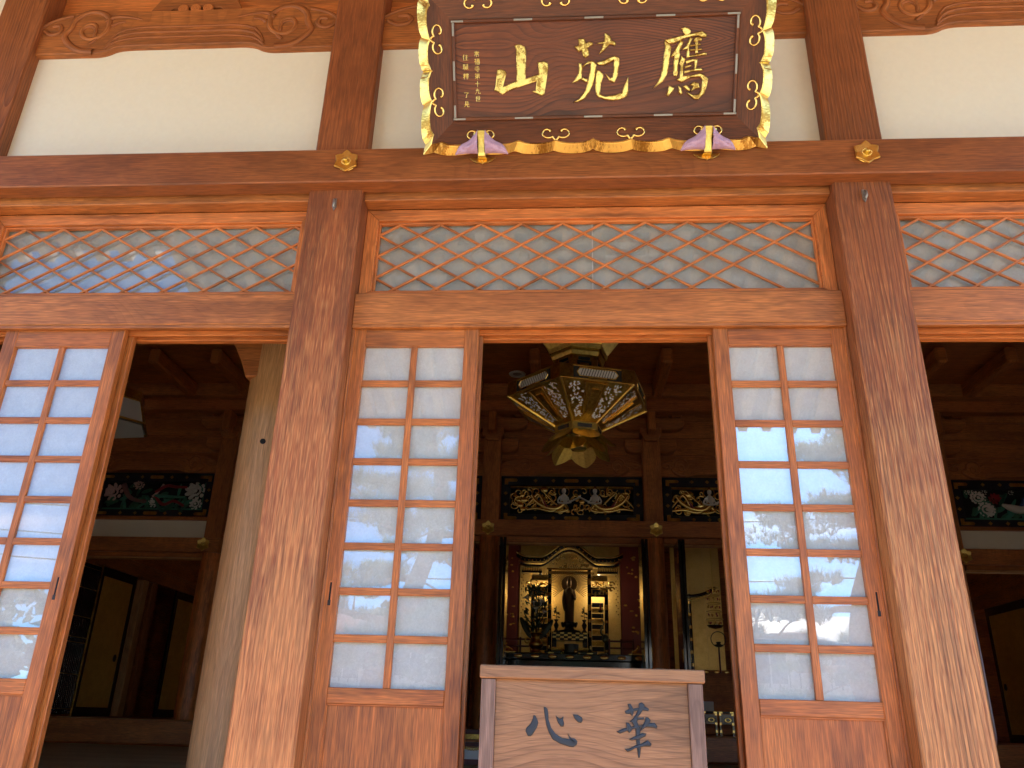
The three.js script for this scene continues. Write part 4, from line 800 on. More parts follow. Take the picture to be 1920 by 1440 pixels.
function goldCarving(f, seed, figures) {
  const q = rngOf(seed), { t, w, y0, y1 } = f, mid = (y0 + y1) / 2, H = y1 - y0;
  board(t, 'gilt_ground', -w, w, y1 - 0.03, y1 - 0.002, -0.03, 0.03, M.oldGold, 0.004);
  // clouds and curling scrolls
  for (let i = 0; i < 120; i++) {
    const x = (q() * 2 - 1) * (w - 0.05), y = y0 + 0.05 + q() * (H - 0.11), r = 0.03 + q() * 0.042, a = q() * 6.3, dr = q() < 0.5 ? 1 : -1;
    if (figures.some(([fx]) => Math.abs(x - fx) < 0.13 && y > mid - 0.08)) continue;
    if (q() < 0.78) part(t, 'gilt_scroll', tube(spiralPts(x, y, r * 1.3, r * 0.25, a, a + dr * 5.5, 0.01 + q() * 0.02, 12), (s) => 0.017 - 0.006 * s, 6, 22), M.gold);
    else part(t, 'gilt_cloud', ellipsoid(x, y, 0.02, r, r * 0.75, 0.025, 9), M.gold);
  }
  for (const [fx, s] of figures) {                          // kneeling heavenly maiden: pale bust and arms, gold robe and scarves
    const P = (x, y, z = 0.04) => V3(fx + s * x, mid + y, z);
    part(t, 'pale_figure', join([ellipsoid(fx, mid + 0.02, 0.035, 0.068, 0.085, 0.035), new THREE.CylinderGeometry(0.018, 0.022, 0.05, 8).translate(fx, mid + 0.11, 0.035), ellipsoid(fx, mid + 0.155, 0.04, 0.036, 0.048, 0.034), tube([P(0.06, 0.06), P(0.1, -0.03, 0.05), P(0.02, -0.06, 0.07), P(-0.12, -0.04, 0.07)].map((p) => p), 0.015, 6), tube([P(-0.06, 0.05), P(-0.09, -0.02, 0.05), P(-0.2, 0.02, 0.06), P(-0.27, 0.06, 0.05)], 0.013, 6)]), M.white);
    part(t, 'crown', join([lathe([[0.03, 0], [0.036, 0.02], [0.015, 0.035], [0.012, 0.05], [0.0005, 0.07]], 10).translate(fx, mid + 0.185, 0.04), new THREE.TorusGeometry(0.085, 0.008, 6, 20).translate(fx, mid + 0.15, 0.01)]), M.gold);
    for (const [pts, r] of [[[P(0, -0.05), P(0.1, -0.13), P(0.28, -0.12), P(0.45, -0.02), P(0.52, 0.08)], 0.06], [[P(0.02, -0.1), P(0.2, -0.18), P(0.42, -0.14), P(0.6, -0.16)], 0.045], [[P(0.3, -0.08), P(0.42, 0.1), P(0.5, 0.02), P(0.62, -0.12)], 0.035], [[P(0.15, -0.05), P(0.3, 0.1), P(0.36, 0.17)], 0.02], [[P(-0.02, -0.08), P(-0.06, -0.15), P(0.06, -0.19), P(0.2, -0.19)], 0.035]]) part(t, 'gold_robe', ribbon(pts, (u) => r * (1 - 0.55 * u), 0.6), M.gold);
    part(t, 'red_scarf', ribbon([P(0.2, -0.16, 0.05), P(0.28, -0.1, 0.06), P(0.34, 0.0, 0.05)], 0.014, 0.5), M.red);
  }
}
goldCarving(ranmaFrame(-1.065, 1.215, 'black framed gilt carving with two pale kneeling figures above the altar'), 71, [[-0.12, -1], [0.38, 1]]);
goldCarving(ranmaFrame(1.535, 3.46, 'black framed gilt carving with one seated figure, cut off by the doorway'), 72, [[-0.22, -1]]);
goldCarving(ranmaFrame(-3.31, -1.38, 'black framed gilt carving of scrolls, a sliver beside the door mirroring pine'), 73, []);
function flower(t, x, y, r, mat, seed, layers = 3, n = 9) {
  const q = rngOf(seed), list = [];
  for (let l = 0; l < layers; l++) for (let i = 0; i < n; i++) {
    const a = (i + 0.5 * l) / n * Math.PI * 2 + q() * 0.2, d = r * (0.78 - 0.3 * l), g = ellipsoid(0, 0, 0, r * 0.3, r * 0.2, r * 0.07, 8);
    g.rotateY(-0.5 - 0.3 * l).rotateZ(a).translate(x + Math.cos(a) * d, y + Math.sin(a) * d * 0.85, 0.02 + l * r * 0.14); list.push(g);
  }
  list.push(ellipsoid(x, y, 0.03 + r * 0.2, r * 0.22, r * 0.2, r * 0.15, 8));
  part(t, 'flower', join(list), mat);
}
function paintedCarving(f, seed, kind) {
  const { t, w, y0, y1 } = f, q = rngOf(seed), H = y1 - y0, m = (y0 + y1) / 2;
  for (let i = 0; i < 60; i++) {
    const a = q() * 6.3, x = (q() * 2 - 1) * (w - 0.08), low = q() < 0.6, y = low ? y0 + 0.03 + q() * 0.16 : y0 + 0.05 + q() * (H - 0.1), g = ellipsoid(0, 0, 0, 0.07 + q() * 0.05, 0.022 + q() * 0.015, 0.012, 8).rotateX((q() - 0.5) * 0.8).rotateZ(a * (low ? 0.25 : 1)).translate(x, y, q() * 0.03);
    part(t, 'leaf', g, q() < 0.5 ? M.green : M.teal);
  }
  board(t, 'ground_strip', -w, w, y0, y0 + 0.03, -0.03, 0.03, M.teal, 0.004); board(t, 'ground_strip', w - 0.03, w, y0 + 0.03, y1, -0.03, 0.02, M.teal, 0.004);
  if (kind === 'peony') {
    flower(t, -0.72, m + 0.06, 0.17, M.pink, seed + 1); flower(t, 0.7, m + 0.09, 0.18, M.white, seed + 2, 4); flower(t, 0.02, m - 0.11, 0.1, M.white, seed + 3); flower(t, 0.74, m - 0.13, 0.11, M.white, seed + 4, 2); flower(t, -0.3, m + 0.19, 0.1, M.pink, seed + 5, 2);
    const P = (x, y, z = 0.05) => V3(x, m + y, z);
    part(t, 'bird_body', join([tube([P(-0.55, 0.18), P(-0.42, -0.02), P(-0.3, -0.08), P(-0.18, -0.1)], (s) => 0.05 * (1 - 0.5 * s), 8), ellipsoid(-0.14, m - 0.1, 0.06, 0.045, 0.035, 0.03)]), std({ color: lin(0.22, 0.12, 0.12), roughness: 0.6 }));
    for (const [c, dy, mt] of [[0.14, 0.03, M.red], [-0.02, 0.01, M.teal], [-0.05, -0.1, M.red], [-0.1, -0.16, M.green]]) part(t, 'tail_plume', ribbon([P(0.02, c * 0.4), P(0.2, c + dy), P(0.36, c + dy * 0.4), P(0.55, c + dy - 0.02)], (s) => 0.03 * (1 - 0.3 * s), 0.5), mt);
    part(t, 'bird_wing', ribbon([P(-0.02, -0.02), P(0.06, 0.06), P(0.14, 0.2)], 0.02, 0.5), M.pink);
  } else if (kind === 'mum') {
    flower(t, -0.62, m + 0.11, 0.12, M.white, seed + 1, 2, 12); flower(t, -0.52, m - 0.08, 0.13, M.white, seed + 2, 2, 14); flower(t, -0.36, m + 0.1, 0.1, M.red, seed + 3); for (const x of [-0.76, -0.7, -0.5, -0.1, 0.42]) flower(t, x, m + 0.2, 0.045, M.white, seed + 7, 1, 6);
    const P = (x, y, z = 0.05) => V3(x, m + y, z);
    part(t, 'bird_body', tube([P(-0.28, 0.0), P(-0.16, -0.05), P(0.0, -0.08), P(0.12, 0)], (s) => 0.02 + 0.045 * Math.sin(Math.PI * s), 8), M.white);
    for (let i = 0; i < 7; i++) part(t, 'wing_feather', ribbon([P(-0.04 + i * 0.03, -0.05), P(0.02 + i * 0.05, 0.02), P(0.05 + i * 0.07, 0.1 - i * 0.012)], 0.022, 0.4), M.blue);
    part(t, 'tail_plume', ribbon([P(0.1, 0), P(0.3, 0.1), P(0.5, 0.14)], 0.03, 0.4), M.red);
  }
}
paintedCarving(ranmaFrame(-7.9, -5.885, 'painted carving of white and pink peonies with a long tailed bird'), 81, 'peony');
paintedCarving(ranmaFrame(6.03, 8.05, 'painted carving of white chrysanthemums and a blue winged bird'), 82, 'mum');
paintedCarving(ranmaFrame(-5.57, -3.62, 'painted green carving, only its dark frame edge showing beside the pale column'), 83, '');

// ------------------------------------------------------------------ doors of the sanctum
[[-0.965, 'at the vase of lilies'], [1.16, 'at the crane candlestick'], [1.705, 'beside the smaller shrine'], [-1.48, 'half hidden by the door at the smooth cracked pillar']].forEach(([x, which]) => {
  const d = thing('folded_door', 'black lacquered folded door of the sanctum, ' + which, 'folding door', [x, SF, ZS]);
  for (const k of [0, 1]) {
    const l = board(d, 'door_leaf', -0.045 + k * 0.055, -0.002 + k * 0.055, 0.02, 2.7, 0.08 + k * 0.02, 0.62, M.lacquer, 0.004, 1);
    for (const y of [0.4, 1.0, 1.7, 2.4]) board(l, 'gilt_hinge', (k ? 0.0215 : -0.0245), (k ? 0.0245 : -0.0215), y - 1.4, y - 1.22, 0.1, 0.26, M.gold, 0.001);
  }
});
[[-1, -10.15, -11.35, 'plain gold sliding panel in black frame, nearer the dark lattice screen', true], [-1, -13.0, -14.3, 'plain gold sliding panel in black frame between pale and dark posts, further in', true], [1, -11.9, -13.4, 'plain gold sliding panel beside the white paper screen', false]].forEach(([s, z0, z1, label]) => {
  const x = s < 0 ? -8.0 : 8.2, d = thing('gold_panel_door', label, 'sliding panel', [x, SF, (z0 + z1) / 2]), L = (z0 - z1) / 2, o = s * -0.02;
  const bd = (name, y0, y1, a, b, t, m) => board(d, name, o - t, o + t, y0, y1, a, b, m, 0.003);
  bd('gold_sheet', 0.14, 2.24, -L + 0.1, L - 0.1, 0.012, M.fusuma);
  bd('frame_rail', 0, 0.14, -L, L, 0.022, M.lacquer); bd('frame_rail', 2.24, 2.39, -L, L, 0.022, M.lacquer);
  bd('frame_stile', 0.14, 2.24, -L, -L + 0.1, 0.021, M.lacquer); bd('frame_stile', 0.14, 2.24, L - 0.1, L, 0.021, M.lacquer);
  const h = part(d, 'finger_pull', new THREE.CylinderGeometry(0.05, 0.05, 0.01, 18).rotateZ(Math.PI / 2), M.darkMetal); h.position.set(o - s * 0.014, 0.95, -L + 0.22); h.scale.y = 1.25;
});
{
  const d = thing('lattice_screen', 'black screen of fine upright slats with gold lines beside the gold panel', 'lattice screen', [-7.95, SF, -9.75]);
  for (let i = 0; i < 14; i++) board(d, 'slat', -0.012, 0.012, 0.02, 2.36, -0.33 + i * 0.05, -0.315 + i * 0.05, M.lacquer, 0.002, 1);
  for (const y of [0.02, 0.1, 0.62, 1.1, 1.18, 1.5, 1.95, 2.28, 2.35]) board(d, 'gold_bar', 0.013, 0.02, y, y + 0.012, -0.34, 0.36, M.oldGold, 0.001, 2);
  for (const z of [-0.36, 0.36]) board(d, 'frame_stile', -0.02, 0.024, 0, 2.4, z - 0.015, z + 0.015, M.oldGold, 0.003, 1);
}
{
  const d = thing('paper_screen', 'white paper screen with small dark framed squares in the side room', 'paper screen', [8.12, SF, -10.9]);
  const paper = phys({ color: lin(0.75, 0.74, 0.7), transmission: 0.5, thickness: 0, roughness: 1 });
  for (let i = 0; i < 10; i++) for (let k = 0; k < 3; k++) board(d, 'paper_square', 0.0, 0.004, 0.12 + i * 0.155, 0.255 + i * 0.155, -0.46 + k * 0.3, -0.18 + k * 0.3, paper, 0);
  for (let i = 0; i <= 10; i++) board(d, 'bar', -0.012, 0.012, 0.1 + i * 0.155, 0.12 + i * 0.155, -0.48, 0.46, M.innerRed, 0.002, 2);
  for (let k = 0; k < 4; k++) board(d, 'bar', -0.0125, 0.0125, 0, 1.75, -0.482 + k * 0.3, -0.46 + k * 0.3, M.innerRed, 0.002, 1);
}

// ------------------------------------------------------------------ the altar
const AX = 0.05;
{
  const w = thing('gold_wall', 'gold leaf wall panels behind the main shrine', 'wall panel', [AX, SF, -12.1]);
  for (let i = 0; i < 4; i++) board(w, 'gold_panel', -0.93 + i * 0.47, -0.464 + i * 0.47, 0.9, 3.5, -0.02, 0.02, M.goldLeafWall, 0.002, 1);
  for (const s of [-1, 1]) { const p = board(w, 'red_panel', s < 0 ? -1.4 : 0.96, s < 0 ? -0.96 : 1.4, 0.4, 3.5, -0.02, 0.04, M.redLacquer, 0.003, 1); const q = rngOf(90 + s); for (let k = 0; k < 22; k++) part(p, 'gold_motif', ellipsoid((q() - 0.5) * 0.3, -0.3 + q() * 1.4, 0.032, 0.02 + q() * 0.02, 0.01 + q() * 0.012, 0.006, 7), M.oldGold); }
}
{
  const s = thing('altar_shrine', 'black and gold altar shrine with curved gable roof and slender pillars', 'shrine', [AX, SF, -11]);
  const Y = (y) => y - SF;
  board(s, 'dais', -1.15, 1.15, 0, Y(1.5), -0.7, 0.75, M.lacquer, 0.01);
  const top = board(s, 'dais_top', -1.2, 1.2, Y(1.5), Y(1.6), -0.75, 0.8, M.lacquer, 0.01);
  for (let i = 0; i < 9; i++) part(top, 'gilt_mount', ellipsoid(-1.1 + i * 0.275, 0, 0.79, 0.075, 0.03, 0.012, 8), M.gold);
  board(s, 'upper_step', -0.42, 0.46, Y(1.6), Y(1.68), -0.5, 0.3, M.lacquer, 0.008);
  for (let i = 0; i < 4; i++) part(s, 'gilt_mount', cbox(0.1, 0.035, 0.01, 0.003), M.gold).position.set(-0.31 + i * 0.215, Y(1.64), 0.304);
  for (const x of [-0.345, 0.345]) { const p = part(s, 'pillar', new THREE.CylinderGeometry(0.032, 0.035, 1.4, 12), M.lacquer); p.position.set(x, Y(2.36), 0); for (let k = 0; k < 6; k++) part(p, 'gilt_band', new THREE.CylinderGeometry(0.037, 0.037, 0.05 + 0.05 * (k % 2), 12), M.gold).position.y = -0.6 + k * 0.22; }
  for (const x of [-0.64, 0.64]) { const p = part(s, 'pillar', new THREE.CylinderGeometry(0.032, 0.035, 1.15, 12), M.lacquer); p.position.set(x, Y(2.22), -0.1); for (let k = 0; k < 5; k++) part(p, 'gilt_band', new THREE.CylinderGeometry(0.037, 0.037, 0.04 + 0.05 * (k % 2), 12), M.gold).position.y = -0.5 + k * 0.24; }
  for (const x of [-0.49, 0.49]) { const b = board(s, 'side_lintel', x - 0.14, x + 0.14, Y(2.62), Y(2.78), -0.12, -0.06, M.lacquer, 0.006); board(b, 'gilt_frame', -0.11, 0.11, -0.05, 0.05, 0.031, 0.036, M.oldGold, 0.002); board(b, 'dark_field', -0.09, 0.09, -0.035, 0.035, 0.037, 0.04, M.lacquerMatt, 0.001); for (const k of [-1, 0, 1]) part(b, 'gilt_scroll', tube(spiralPts(k * 0.07, 0.12, 0.035, 0.008, 0, 6 * (k || 1), 0.02, 10), 0.011, 5, 20), M.gold); }
  for (const sx of [-1, 1]) for (const dy of [0, -0.09]) part(s, 'gilt_scroll', tube(spiralPts(sx * 0.73, Y(2.83) + dy, 0.055, 0.01, 0, sx * 6, -0.05, 12), 0.014, 5, 24), M.gold);
  board(s, 'gilt_lintel', -0.38, 0.38, Y(2.98), Y(3.03), -0.02, 0.05, M.gold, 0.006); board(s, 'gilt_lintel', -0.4, 0.4, Y(3.05), Y(3.08), -0.02, 0.08, M.gold, 0.006);
  // curved gable roof: three bands following the same line
  const roofY = (x) => { const a = Math.abs(x); return 3.19 + 0.27 * Math.pow(0.5 + 0.5 * Math.cos(Math.PI * clamp(a / 0.5)), 0.85) + (a > 0.7 ? 0.1 * Math.pow((a - 0.7) / 0.25, 2) : 0); };
  [[0, 0.02, M.lacquer, 0.16, 'roof_band'], [0.055, 0.018, M.gold, 0.2, 'roof_band'], [-0.045, 0.014, M.gold, 0.2, 'roof_band'], [-0.085, 0.02, M.lacquer, 0.14, 'roof_band'], [-0.115, 0.011, M.gold, 0.17, 'roof_band']].forEach(([dy, r, m, z, n]) => { const pts = []; for (let i = 0; i <= 30; i++) { const x = (i / 30 * 2 - 1) * (dy < -0.04 ? 0.86 : 0.93); pts.push(V3(x, Y(roofY(x) + dy), z)); } part(s, n, tube(pts, r, 6, 70), m); });
  const rp = []; for (let i = 0; i <= 30; i++) { const x = (i / 30 * 2 - 1) * 0.92; rp.push([x, Y(roofY(x) + 0.05)]); } for (let i = 30; i >= 0; i--) { const x = (i / 30 * 2 - 1) * 0.92; rp.push([x, Y(roofY(x) - 0.02)]); }
  part(s, 'roof', extrude(polyShape(rp), 0.6, 0.004, 1).translate(0, 0, -0.45), M.lacquer);
  for (let i = 0; i < 26; i++) { const x = -0.85 + i * 0.068; part(s, 'roof_stud', new THREE.SphereGeometry(0.013, 7, 5), M.gold).position.set(x, Y(roofY(x)), 0.19); }
  for (const sx of [-1, 1]) { for (let i = 0; i < 12; i++) board(s, 'eave_rafter', sx * (0.5 + i * 0.03) - 0.007, sx * (0.5 + i * 0.03) + 0.007, Y(3.03), Y(3.075), -0.1, 0.16, M.gold, 0.002); board(s, 'eave_board', sx < 0 ? -0.84 : 0.48, sx < 0 ? -0.48 : 0.84, Y(2.99), Y(3.028), -0.1, 0.1, M.lacquer, 0.004); board(s, 'gilt_bracket', sx < 0 ? -0.66 : 0.38, sx < 0 ? -0.38 : 0.66, Y(2.88), Y(2.97), -0.08, 0.02, M.oldGold, 0.02); }
  const q = rngOf(5); for (let i = 0; i < 26; i++) { const x = (q() * 2 - 1) * 0.33, y = 3.1 + q() * Math.max(0.03, roofY(x) - 3.1 - 0.13); part(s, 'gable_carving', tube(spiralPts(x, Y(y), 0.03, 0.008, q() * 6, q() * 6 + 5, 0.08 + q() * 0.03, 8), 0.008, 5, 14), M.gold); }
  for (let i = 0; i < 60; i++) { const sx = i % 2 ? 1 : -1, x = sx * (0.36 + q() * 0.36), y = 2.55 + q() * 0.45; part(s, 'gilt_carving', tube(spiralPts(x, Y(y), 0.026, 0.006, q() * 6, q() * 6 + 5, -0.03 + q() * 0.06, 7), 0.009, 5, 12), M.gold); }
  for (const sx of [-1, 1]) for (let k = 0; k < 9; k++) { board(s, 'side_carving', sx * 0.49 - 0.1, sx * 0.49 + 0.1, Y(1.72) + k * 0.092, Y(1.795) + k * 0.092, -0.2, -0.18, k % 2 ? M.oldGold : M.lacquerMatt, 0.004); }
  for (const sx of [-1, 1]) for (let k = 0; k < 14; k++) part(s, 'bead_string', new THREE.SphereGeometry(0.011, 6, 5), M.gold).position.set(sx * (0.8 + 0.03 * (k % 2)), Y(2.95) - k * 0.05, 0.12);
  // low stand under the image
  for (let r = 0; r < 4; r++) for (let i = 0; i < 9; i++) if ((r + i) % 2) board(s, 'stand_block', -0.29 + i * 0.065, -0.225 + i * 0.065, Y(1.86) + r * 0.032, Y(1.89) + r * 0.032, 0.1, 0.22, M.gold, 0.003);
  board(s, 'stand_core', -0.3, 0.3, Y(1.852), Y(1.995), -0.1, 0.19, M.lacquer, 0.004);
  board(s, 'stand_shelf', -0.31, 0.31, Y(1.7), Y(1.74), -0.1, 0.25, M.oldGold, 0.004); board(s, 'stand_leg', -0.3, -0.22, Y(1.74), Y(1.85), 0, 0.2, M.lacquer, 0.003); board(s, 'stand_leg', 0.22, 0.3, Y(1.74), Y(1.85), 0, 0.2, M.lacquer, 0.003); board(s, 'stand_front', -0.09, 0.1, Y(1.745), Y(1.845), 0.1, 0.2, M.goldLeafWall, 0.003);
}
{
  const b = thing('standing_statue', 'bronze standing statue with round halo and thin rays on a lotus base', 'statue', [AX - 0.005, 2.0, -11]);
  const bronze = std({ color: lin(0.2, 0.12, 0.05), metalness: 0.7, roughness: 0.45 });
  const P = [], I = [], prof = [[0, 0.17, 0.1, 0.08], [0.06, 0.3, 0.1, 0.08], [0.25, 0.34, 0.105, 0.075], [0.42, 0.52, 0.11, 0.07], [0.52, 0.62, 0.118, 0.072], [0.6, 0.7, 0.105, 0.06], [0.63, 0.735, 0.055, 0.045], [0.645, 0.75, 0.034, 0.034], [0.67, 0.77, 0.034, 0.034], [0.69, 0.79, 0.05, 0.05], [0.74, 0.83, 0.056, 0.058], [0.79, 0.87, 0.05, 0.052], [0.82, 0.89, 0.034, 0.036], [0.85, 0.91, 0.026, 0.026], [0.875, 0.93, 0.002, 0.002]];
  prof.forEach(([y, , rx, rz], k) => { for (let j = 0; j <= 20; j++) { const a = j / 20 * Math.PI * 2, f = 1 + (k < 6 ? 0.05 * Math.sin(a * 7 + y * 9) : 0); P.push(Math.sin(a) * rx * f, 0.17 + y * 0.9, Math.cos(a) * rz * f); } });
  for (let k = 0; k + 1 < prof.length; k++) for (let j = 0; j < 20; j++) { const a = k * 21 + j; I.push(a, a + 1, a + 21, a + 1, a + 22, a + 21); }
  const g = new THREE.BufferGeometry(); g.setAttribute('position', new THREE.Float32BufferAttribute(P, 3)); g.setIndex(I); g.computeVertexNormals();
  part(b, 'figure', g, bronze);
  part(b, 'arms', join([tube([V3(-0.1, 0.7, 0), V3(-0.13, 0.55, 0.03), V3(-0.11, 0.42, 0.06), V3(-0.09, 0.36, 0.08)], 0.03, 8), tube([V3(0.1, 0.7, 0), V3(0.135, 0.58, 0.02), V3(0.1, 0.56, 0.08), V3(0.08, 0.64, 0.1)], 0.028, 8)].map((x) => { x.deleteAttribute('uv'); return x; }).map((x) => { const n = x.toNonIndexed(); return n; }).map((x) => { x.setAttribute('uv', new THREE.Float32BufferAttribute(new Float32Array(x.attributes.position.count * 2), 2)); return x; })), bronze);
  for (const k of b.children) k.scale.x = 0.78;
  const lb = part(b, 'lotus_base', lathe([[0.001, 0], [0.2, 0], [0.19, 0.03], [0.1, 0.05], [0.06, 0.09], [0.12, 0.11], [0.13, 0.15], [0.1, 0.172], [0.001, 0.172]], 24), M.darkMetal);
  for (let i = 0; i < 12; i++) { const a = i / 12 * Math.PI * 2, q = part(lb, 'lotus_petal', ellipsoid(0, 0, 0, 0.035, 0.045, 0.012, 8), M.darkMetal); q.position.set(Math.sin(a) * 0.128, 0.13, Math.cos(a) * 0.128); q.rotation.y = a; q.rotation.x = 0.3; q.rotation.order = 'YXZ'; }
  const halo = part(b, 'halo', new THREE.CylinderGeometry(0.14, 0.14, 0.012, 28).rotateX(Math.PI / 2), bronze); halo.position.set(0, 0.83, -0.07);
  for (let i = 0; i < 48; i++) { const a = -0.7 + i / 47 * (Math.PI + 1.4), q = part(halo, 'ray', cbox(0.19 + 0.02 * (i % 2), 0.01, 0.005, 0.001), bronze); q.position.set(Math.cos(a) * 0.245, Math.sin(a) * 0.245, 0); q.rotation.z = a; }
}
{
  const v = thing('flower_vase', 'brass eared vase with white lilies and dark greenery on the altar', 'vase', [-0.5, 1.6, -10.4]);
  part(v, 'vase_body', lathe([[0.001, 0], [0.1, 0], [0.11, 0.02], [0.07, 0.05], [0.06, 0.07], [0.11, 0.11], [0.12, 0.16], [0.085, 0.2], [0.06, 0.24], [0.075, 0.28], [0.14, 0.315], [0.13, 0.32], [0.06, 0.28]], 24), M.oldGold);
  for (const s of [-1, 1]) part(v, 'vase_handle', tube(spiralPts(s * 0.14, 0.2, 0.06, 0.025, s > 0 ? 3 : 0, s > 0 ? -3 : 6, 0, 14), 0.012, 6, 26), M.oldGold);
  const q = rngOf(33), P = [], leafG = [];
  for (let i = 0; i < 170; i++) { const a = q() * 6.3, r = q() * 0.2, y = 0.38 + q() * 0.7, g = ellipsoid(0, 0, 0, 0.05, 0.012, 0.006, 6).rotateZ(0.3 + q() * 1.2).rotateY(a).translate(Math.cos(a) * r * (1.1 - 0.4 * Math.abs(y - 0.75)), y, Math.sin(a) * r * 0.7); leafG.push(g); }
  for (let i = 0; i < 9; i++) { const a = (q() - 0.5) * 0.7; leafG.push(bar3(V3(0, 0.25, 0), V3(a * 0.5, 0.9, (q() - 0.5) * 0.2), 0.005, 5)); }
  part(v, 'greenery', join(leafG), std({ color: lin(0.02, 0.045, 0.02), roughness: 0.6 }));
  for (const [x, y, r] of [[-0.17, 0.4, -0.5], [0.17, 0.38, 0.6]]) part(v, 'broad_leaf', ellipsoid(0, 0, 0, 0.05, 0.19, 0.006, 10).rotateZ(-r).translate(x, y, 0.08), std({ color: lin(0.015, 0.035, 0.02), roughness: 0.4 }));
  for (const [x, y] of [[-0.03, 0.72], [0.07, 0.74], [0.0, 0.62], [-0.12, 0.8], [0.1, 0.58]]) part(v, 'lily', lathe([[0.003, 0], [0.01, 0.05], [0.03, 0.09], [0.05, 0.1], [0.03, 0.085], [0.008, 0.05]], 12).rotateZ(-x * 4).rotateX(0.5).translate(x, y, 0.15), M.white);
}
{
  const c = thing('crane_candlestick', 'tall crane shaped bronze candlestick with red candle on the altar', 'candlestick', [0.6, 1.6, -10.4]);
  const m = std({ color: lin(0.16, 0.15, 0.08), metalness: 0.8, roughness: 0.4 });
  part(c, 'base', lathe([[0.001, 0.03], [0.05, 0.03], [0.08, 0.012], [0.1, 0]], 18), m);
  part(c, 'crane', join([tube([V3(0.02, 0.03, 0), V3(0.015, 0.12, 0), V3(0.02, 0.2, 0)], 0.008, 6), ellipsoid(0.03, 0.26, 0, 0.055, 0.07, 0.035, 10), tube([V3(0.0, 0.3, 0.01), V3(-0.04, 0.36, 0.02), V3(-0.02, 0.44, 0.02), V3(0.01, 0.5, 0.02), V3(-0.02, 0.55, 0.02)], (t) => 0.02 - 0.011 * t, 7), tube([V3(-0.02, 0.55, 0.02), V3(-0.09, 0.56, 0.02)], 0.005, 5, 6), tube([V3(-0.03, 0.53, 0.02), V3(-0.02, 0.6, 0.02), V3(-0.04, 0.66, 0.02)], 0.006, 5)]), m);
  part(c, 'drip_cup', lathe([[0.001, 0.665], [0.02, 0.67], [0.05, 0.695], [0.052, 0.7], [0.02, 0.685]], 18).translate(-0.04, 0, 0.02), m);
  part(c, 'candle', lathe([[0.001, 0.69], [0.016, 0.69], [0.02, 0.76], [0.022, 0.78], [0.006, 0.8], [0.003, 0.83], [0.0005, 0.83]], 14).translate(-0.04, 0, 0.02), M.red);
}
{
  const b = thing('incense_burner', 'round green grey incense burner in the middle of the altar edge', 'incense burner', [0.08, 1.6, -10.3]);
  part(b, 'bowl', lathe([[0.001, 0.01], [0.1, 0.01], [0.11, 0.03], [0.115, 0.12], [0.12, 0.15], [0.11, 0.152], [0.1, 0.12]], 26), std({ color: lin(0.06, 0.07, 0.055), roughness: 0.35 }));
  for (let i = 0; i < 3; i++) { const a = i * 2.1 + 0.5; part(b, 'foot', ellipsoid(Math.sin(a) * 0.13, 0.035, Math.cos(a) * 0.13, 0.03, 0.035, 0.03, 8), M.gold); }
}
[[-0.176, 'nearer the lilies'], [0.3, 'nearer the crane']].forEach(([x, which]) => {
  const v = thing('altar_vase', 'small dark vase with black metal lotus, ' + which, 'vase', [x, 1.998, -10.86]);
  part(v, 'body', lathe([[0.001, 0], [0.045, 0], [0.02, 0.04], [0.035, 0.08], [0.045, 0.11], [0.018, 0.16], [0.04, 0.2], [0.03, 0.2]], 16), M.darkMetal);
  const q = rngOf(12), l = [bar3(V3(0, 0.18, 0), V3(0, 0.42, 0), 0.005, 5)]; for (let i = 0; i < 16; i++) { const a = q() * 6.3; l.push(ellipsoid(0, 0, 0, 0.032, 0.01, 0.01, 6).rotateZ(q() - 0.5).rotateY(a).translate(Math.cos(a) * 0.04, 0.24 + q() * 0.18, Math.sin(a) * 0.03)); }
  part(v, 'metal_lotus', join(l), M.darkMetal);
});
[[-0.73, -0.42, 'beside the lilies'], [0.72, 1.1, 'beside the crane']].forEach(([a, b, which], i) => {
  const r = thing('altar_railing', 'low dark red lacquer railing on the altar, ' + which, 'railing', [(a + b) / 2 + (i ? 0 : -0.2), 1.6, -10.75]);
  const w = i ? 0.22 : 0.32;
  for (const y of [0.02, 0.13, 0.24]) board(r, 'rail', -w, w, y, y + 0.028, -0.014, 0.014, M.redLacquer, 0.004);
  for (const x of [-w + 0.02, 0, w - 0.02]) board(r, 'post', x - 0.016, x + 0.016, 0, 0.29, -0.017, 0.017, M.redLacquer, 0.004);
});
[[-0.93, 1], [1.1, -1]].forEach(([x, s]) => {
  const o = thing('gilt_foot', 'gilded curling foot at the altar edge, ' + (s > 0 ? 'by the lilies' : 'by the crane'), 'ornament', [x, 1.6, -10.25]);
  part(o, 'curl', tube([V3(-s * 0.08, 0.02, 0), V3(0, 0.02, 0.01), V3(s * 0.06, 0.03, 0.01), V3(-s * 0.02, 0.07, 0), V3(-s * 0.06, 0.13, 0), V3(-s * 0.03, 0.15, 0)], (t) => 0.028 - 0.012 * t, 7), M.gold);
  part(o, 'base', cbox(0.22, 0.03, 0.08, 0.01), M.gold).position.y = 0.012;
});
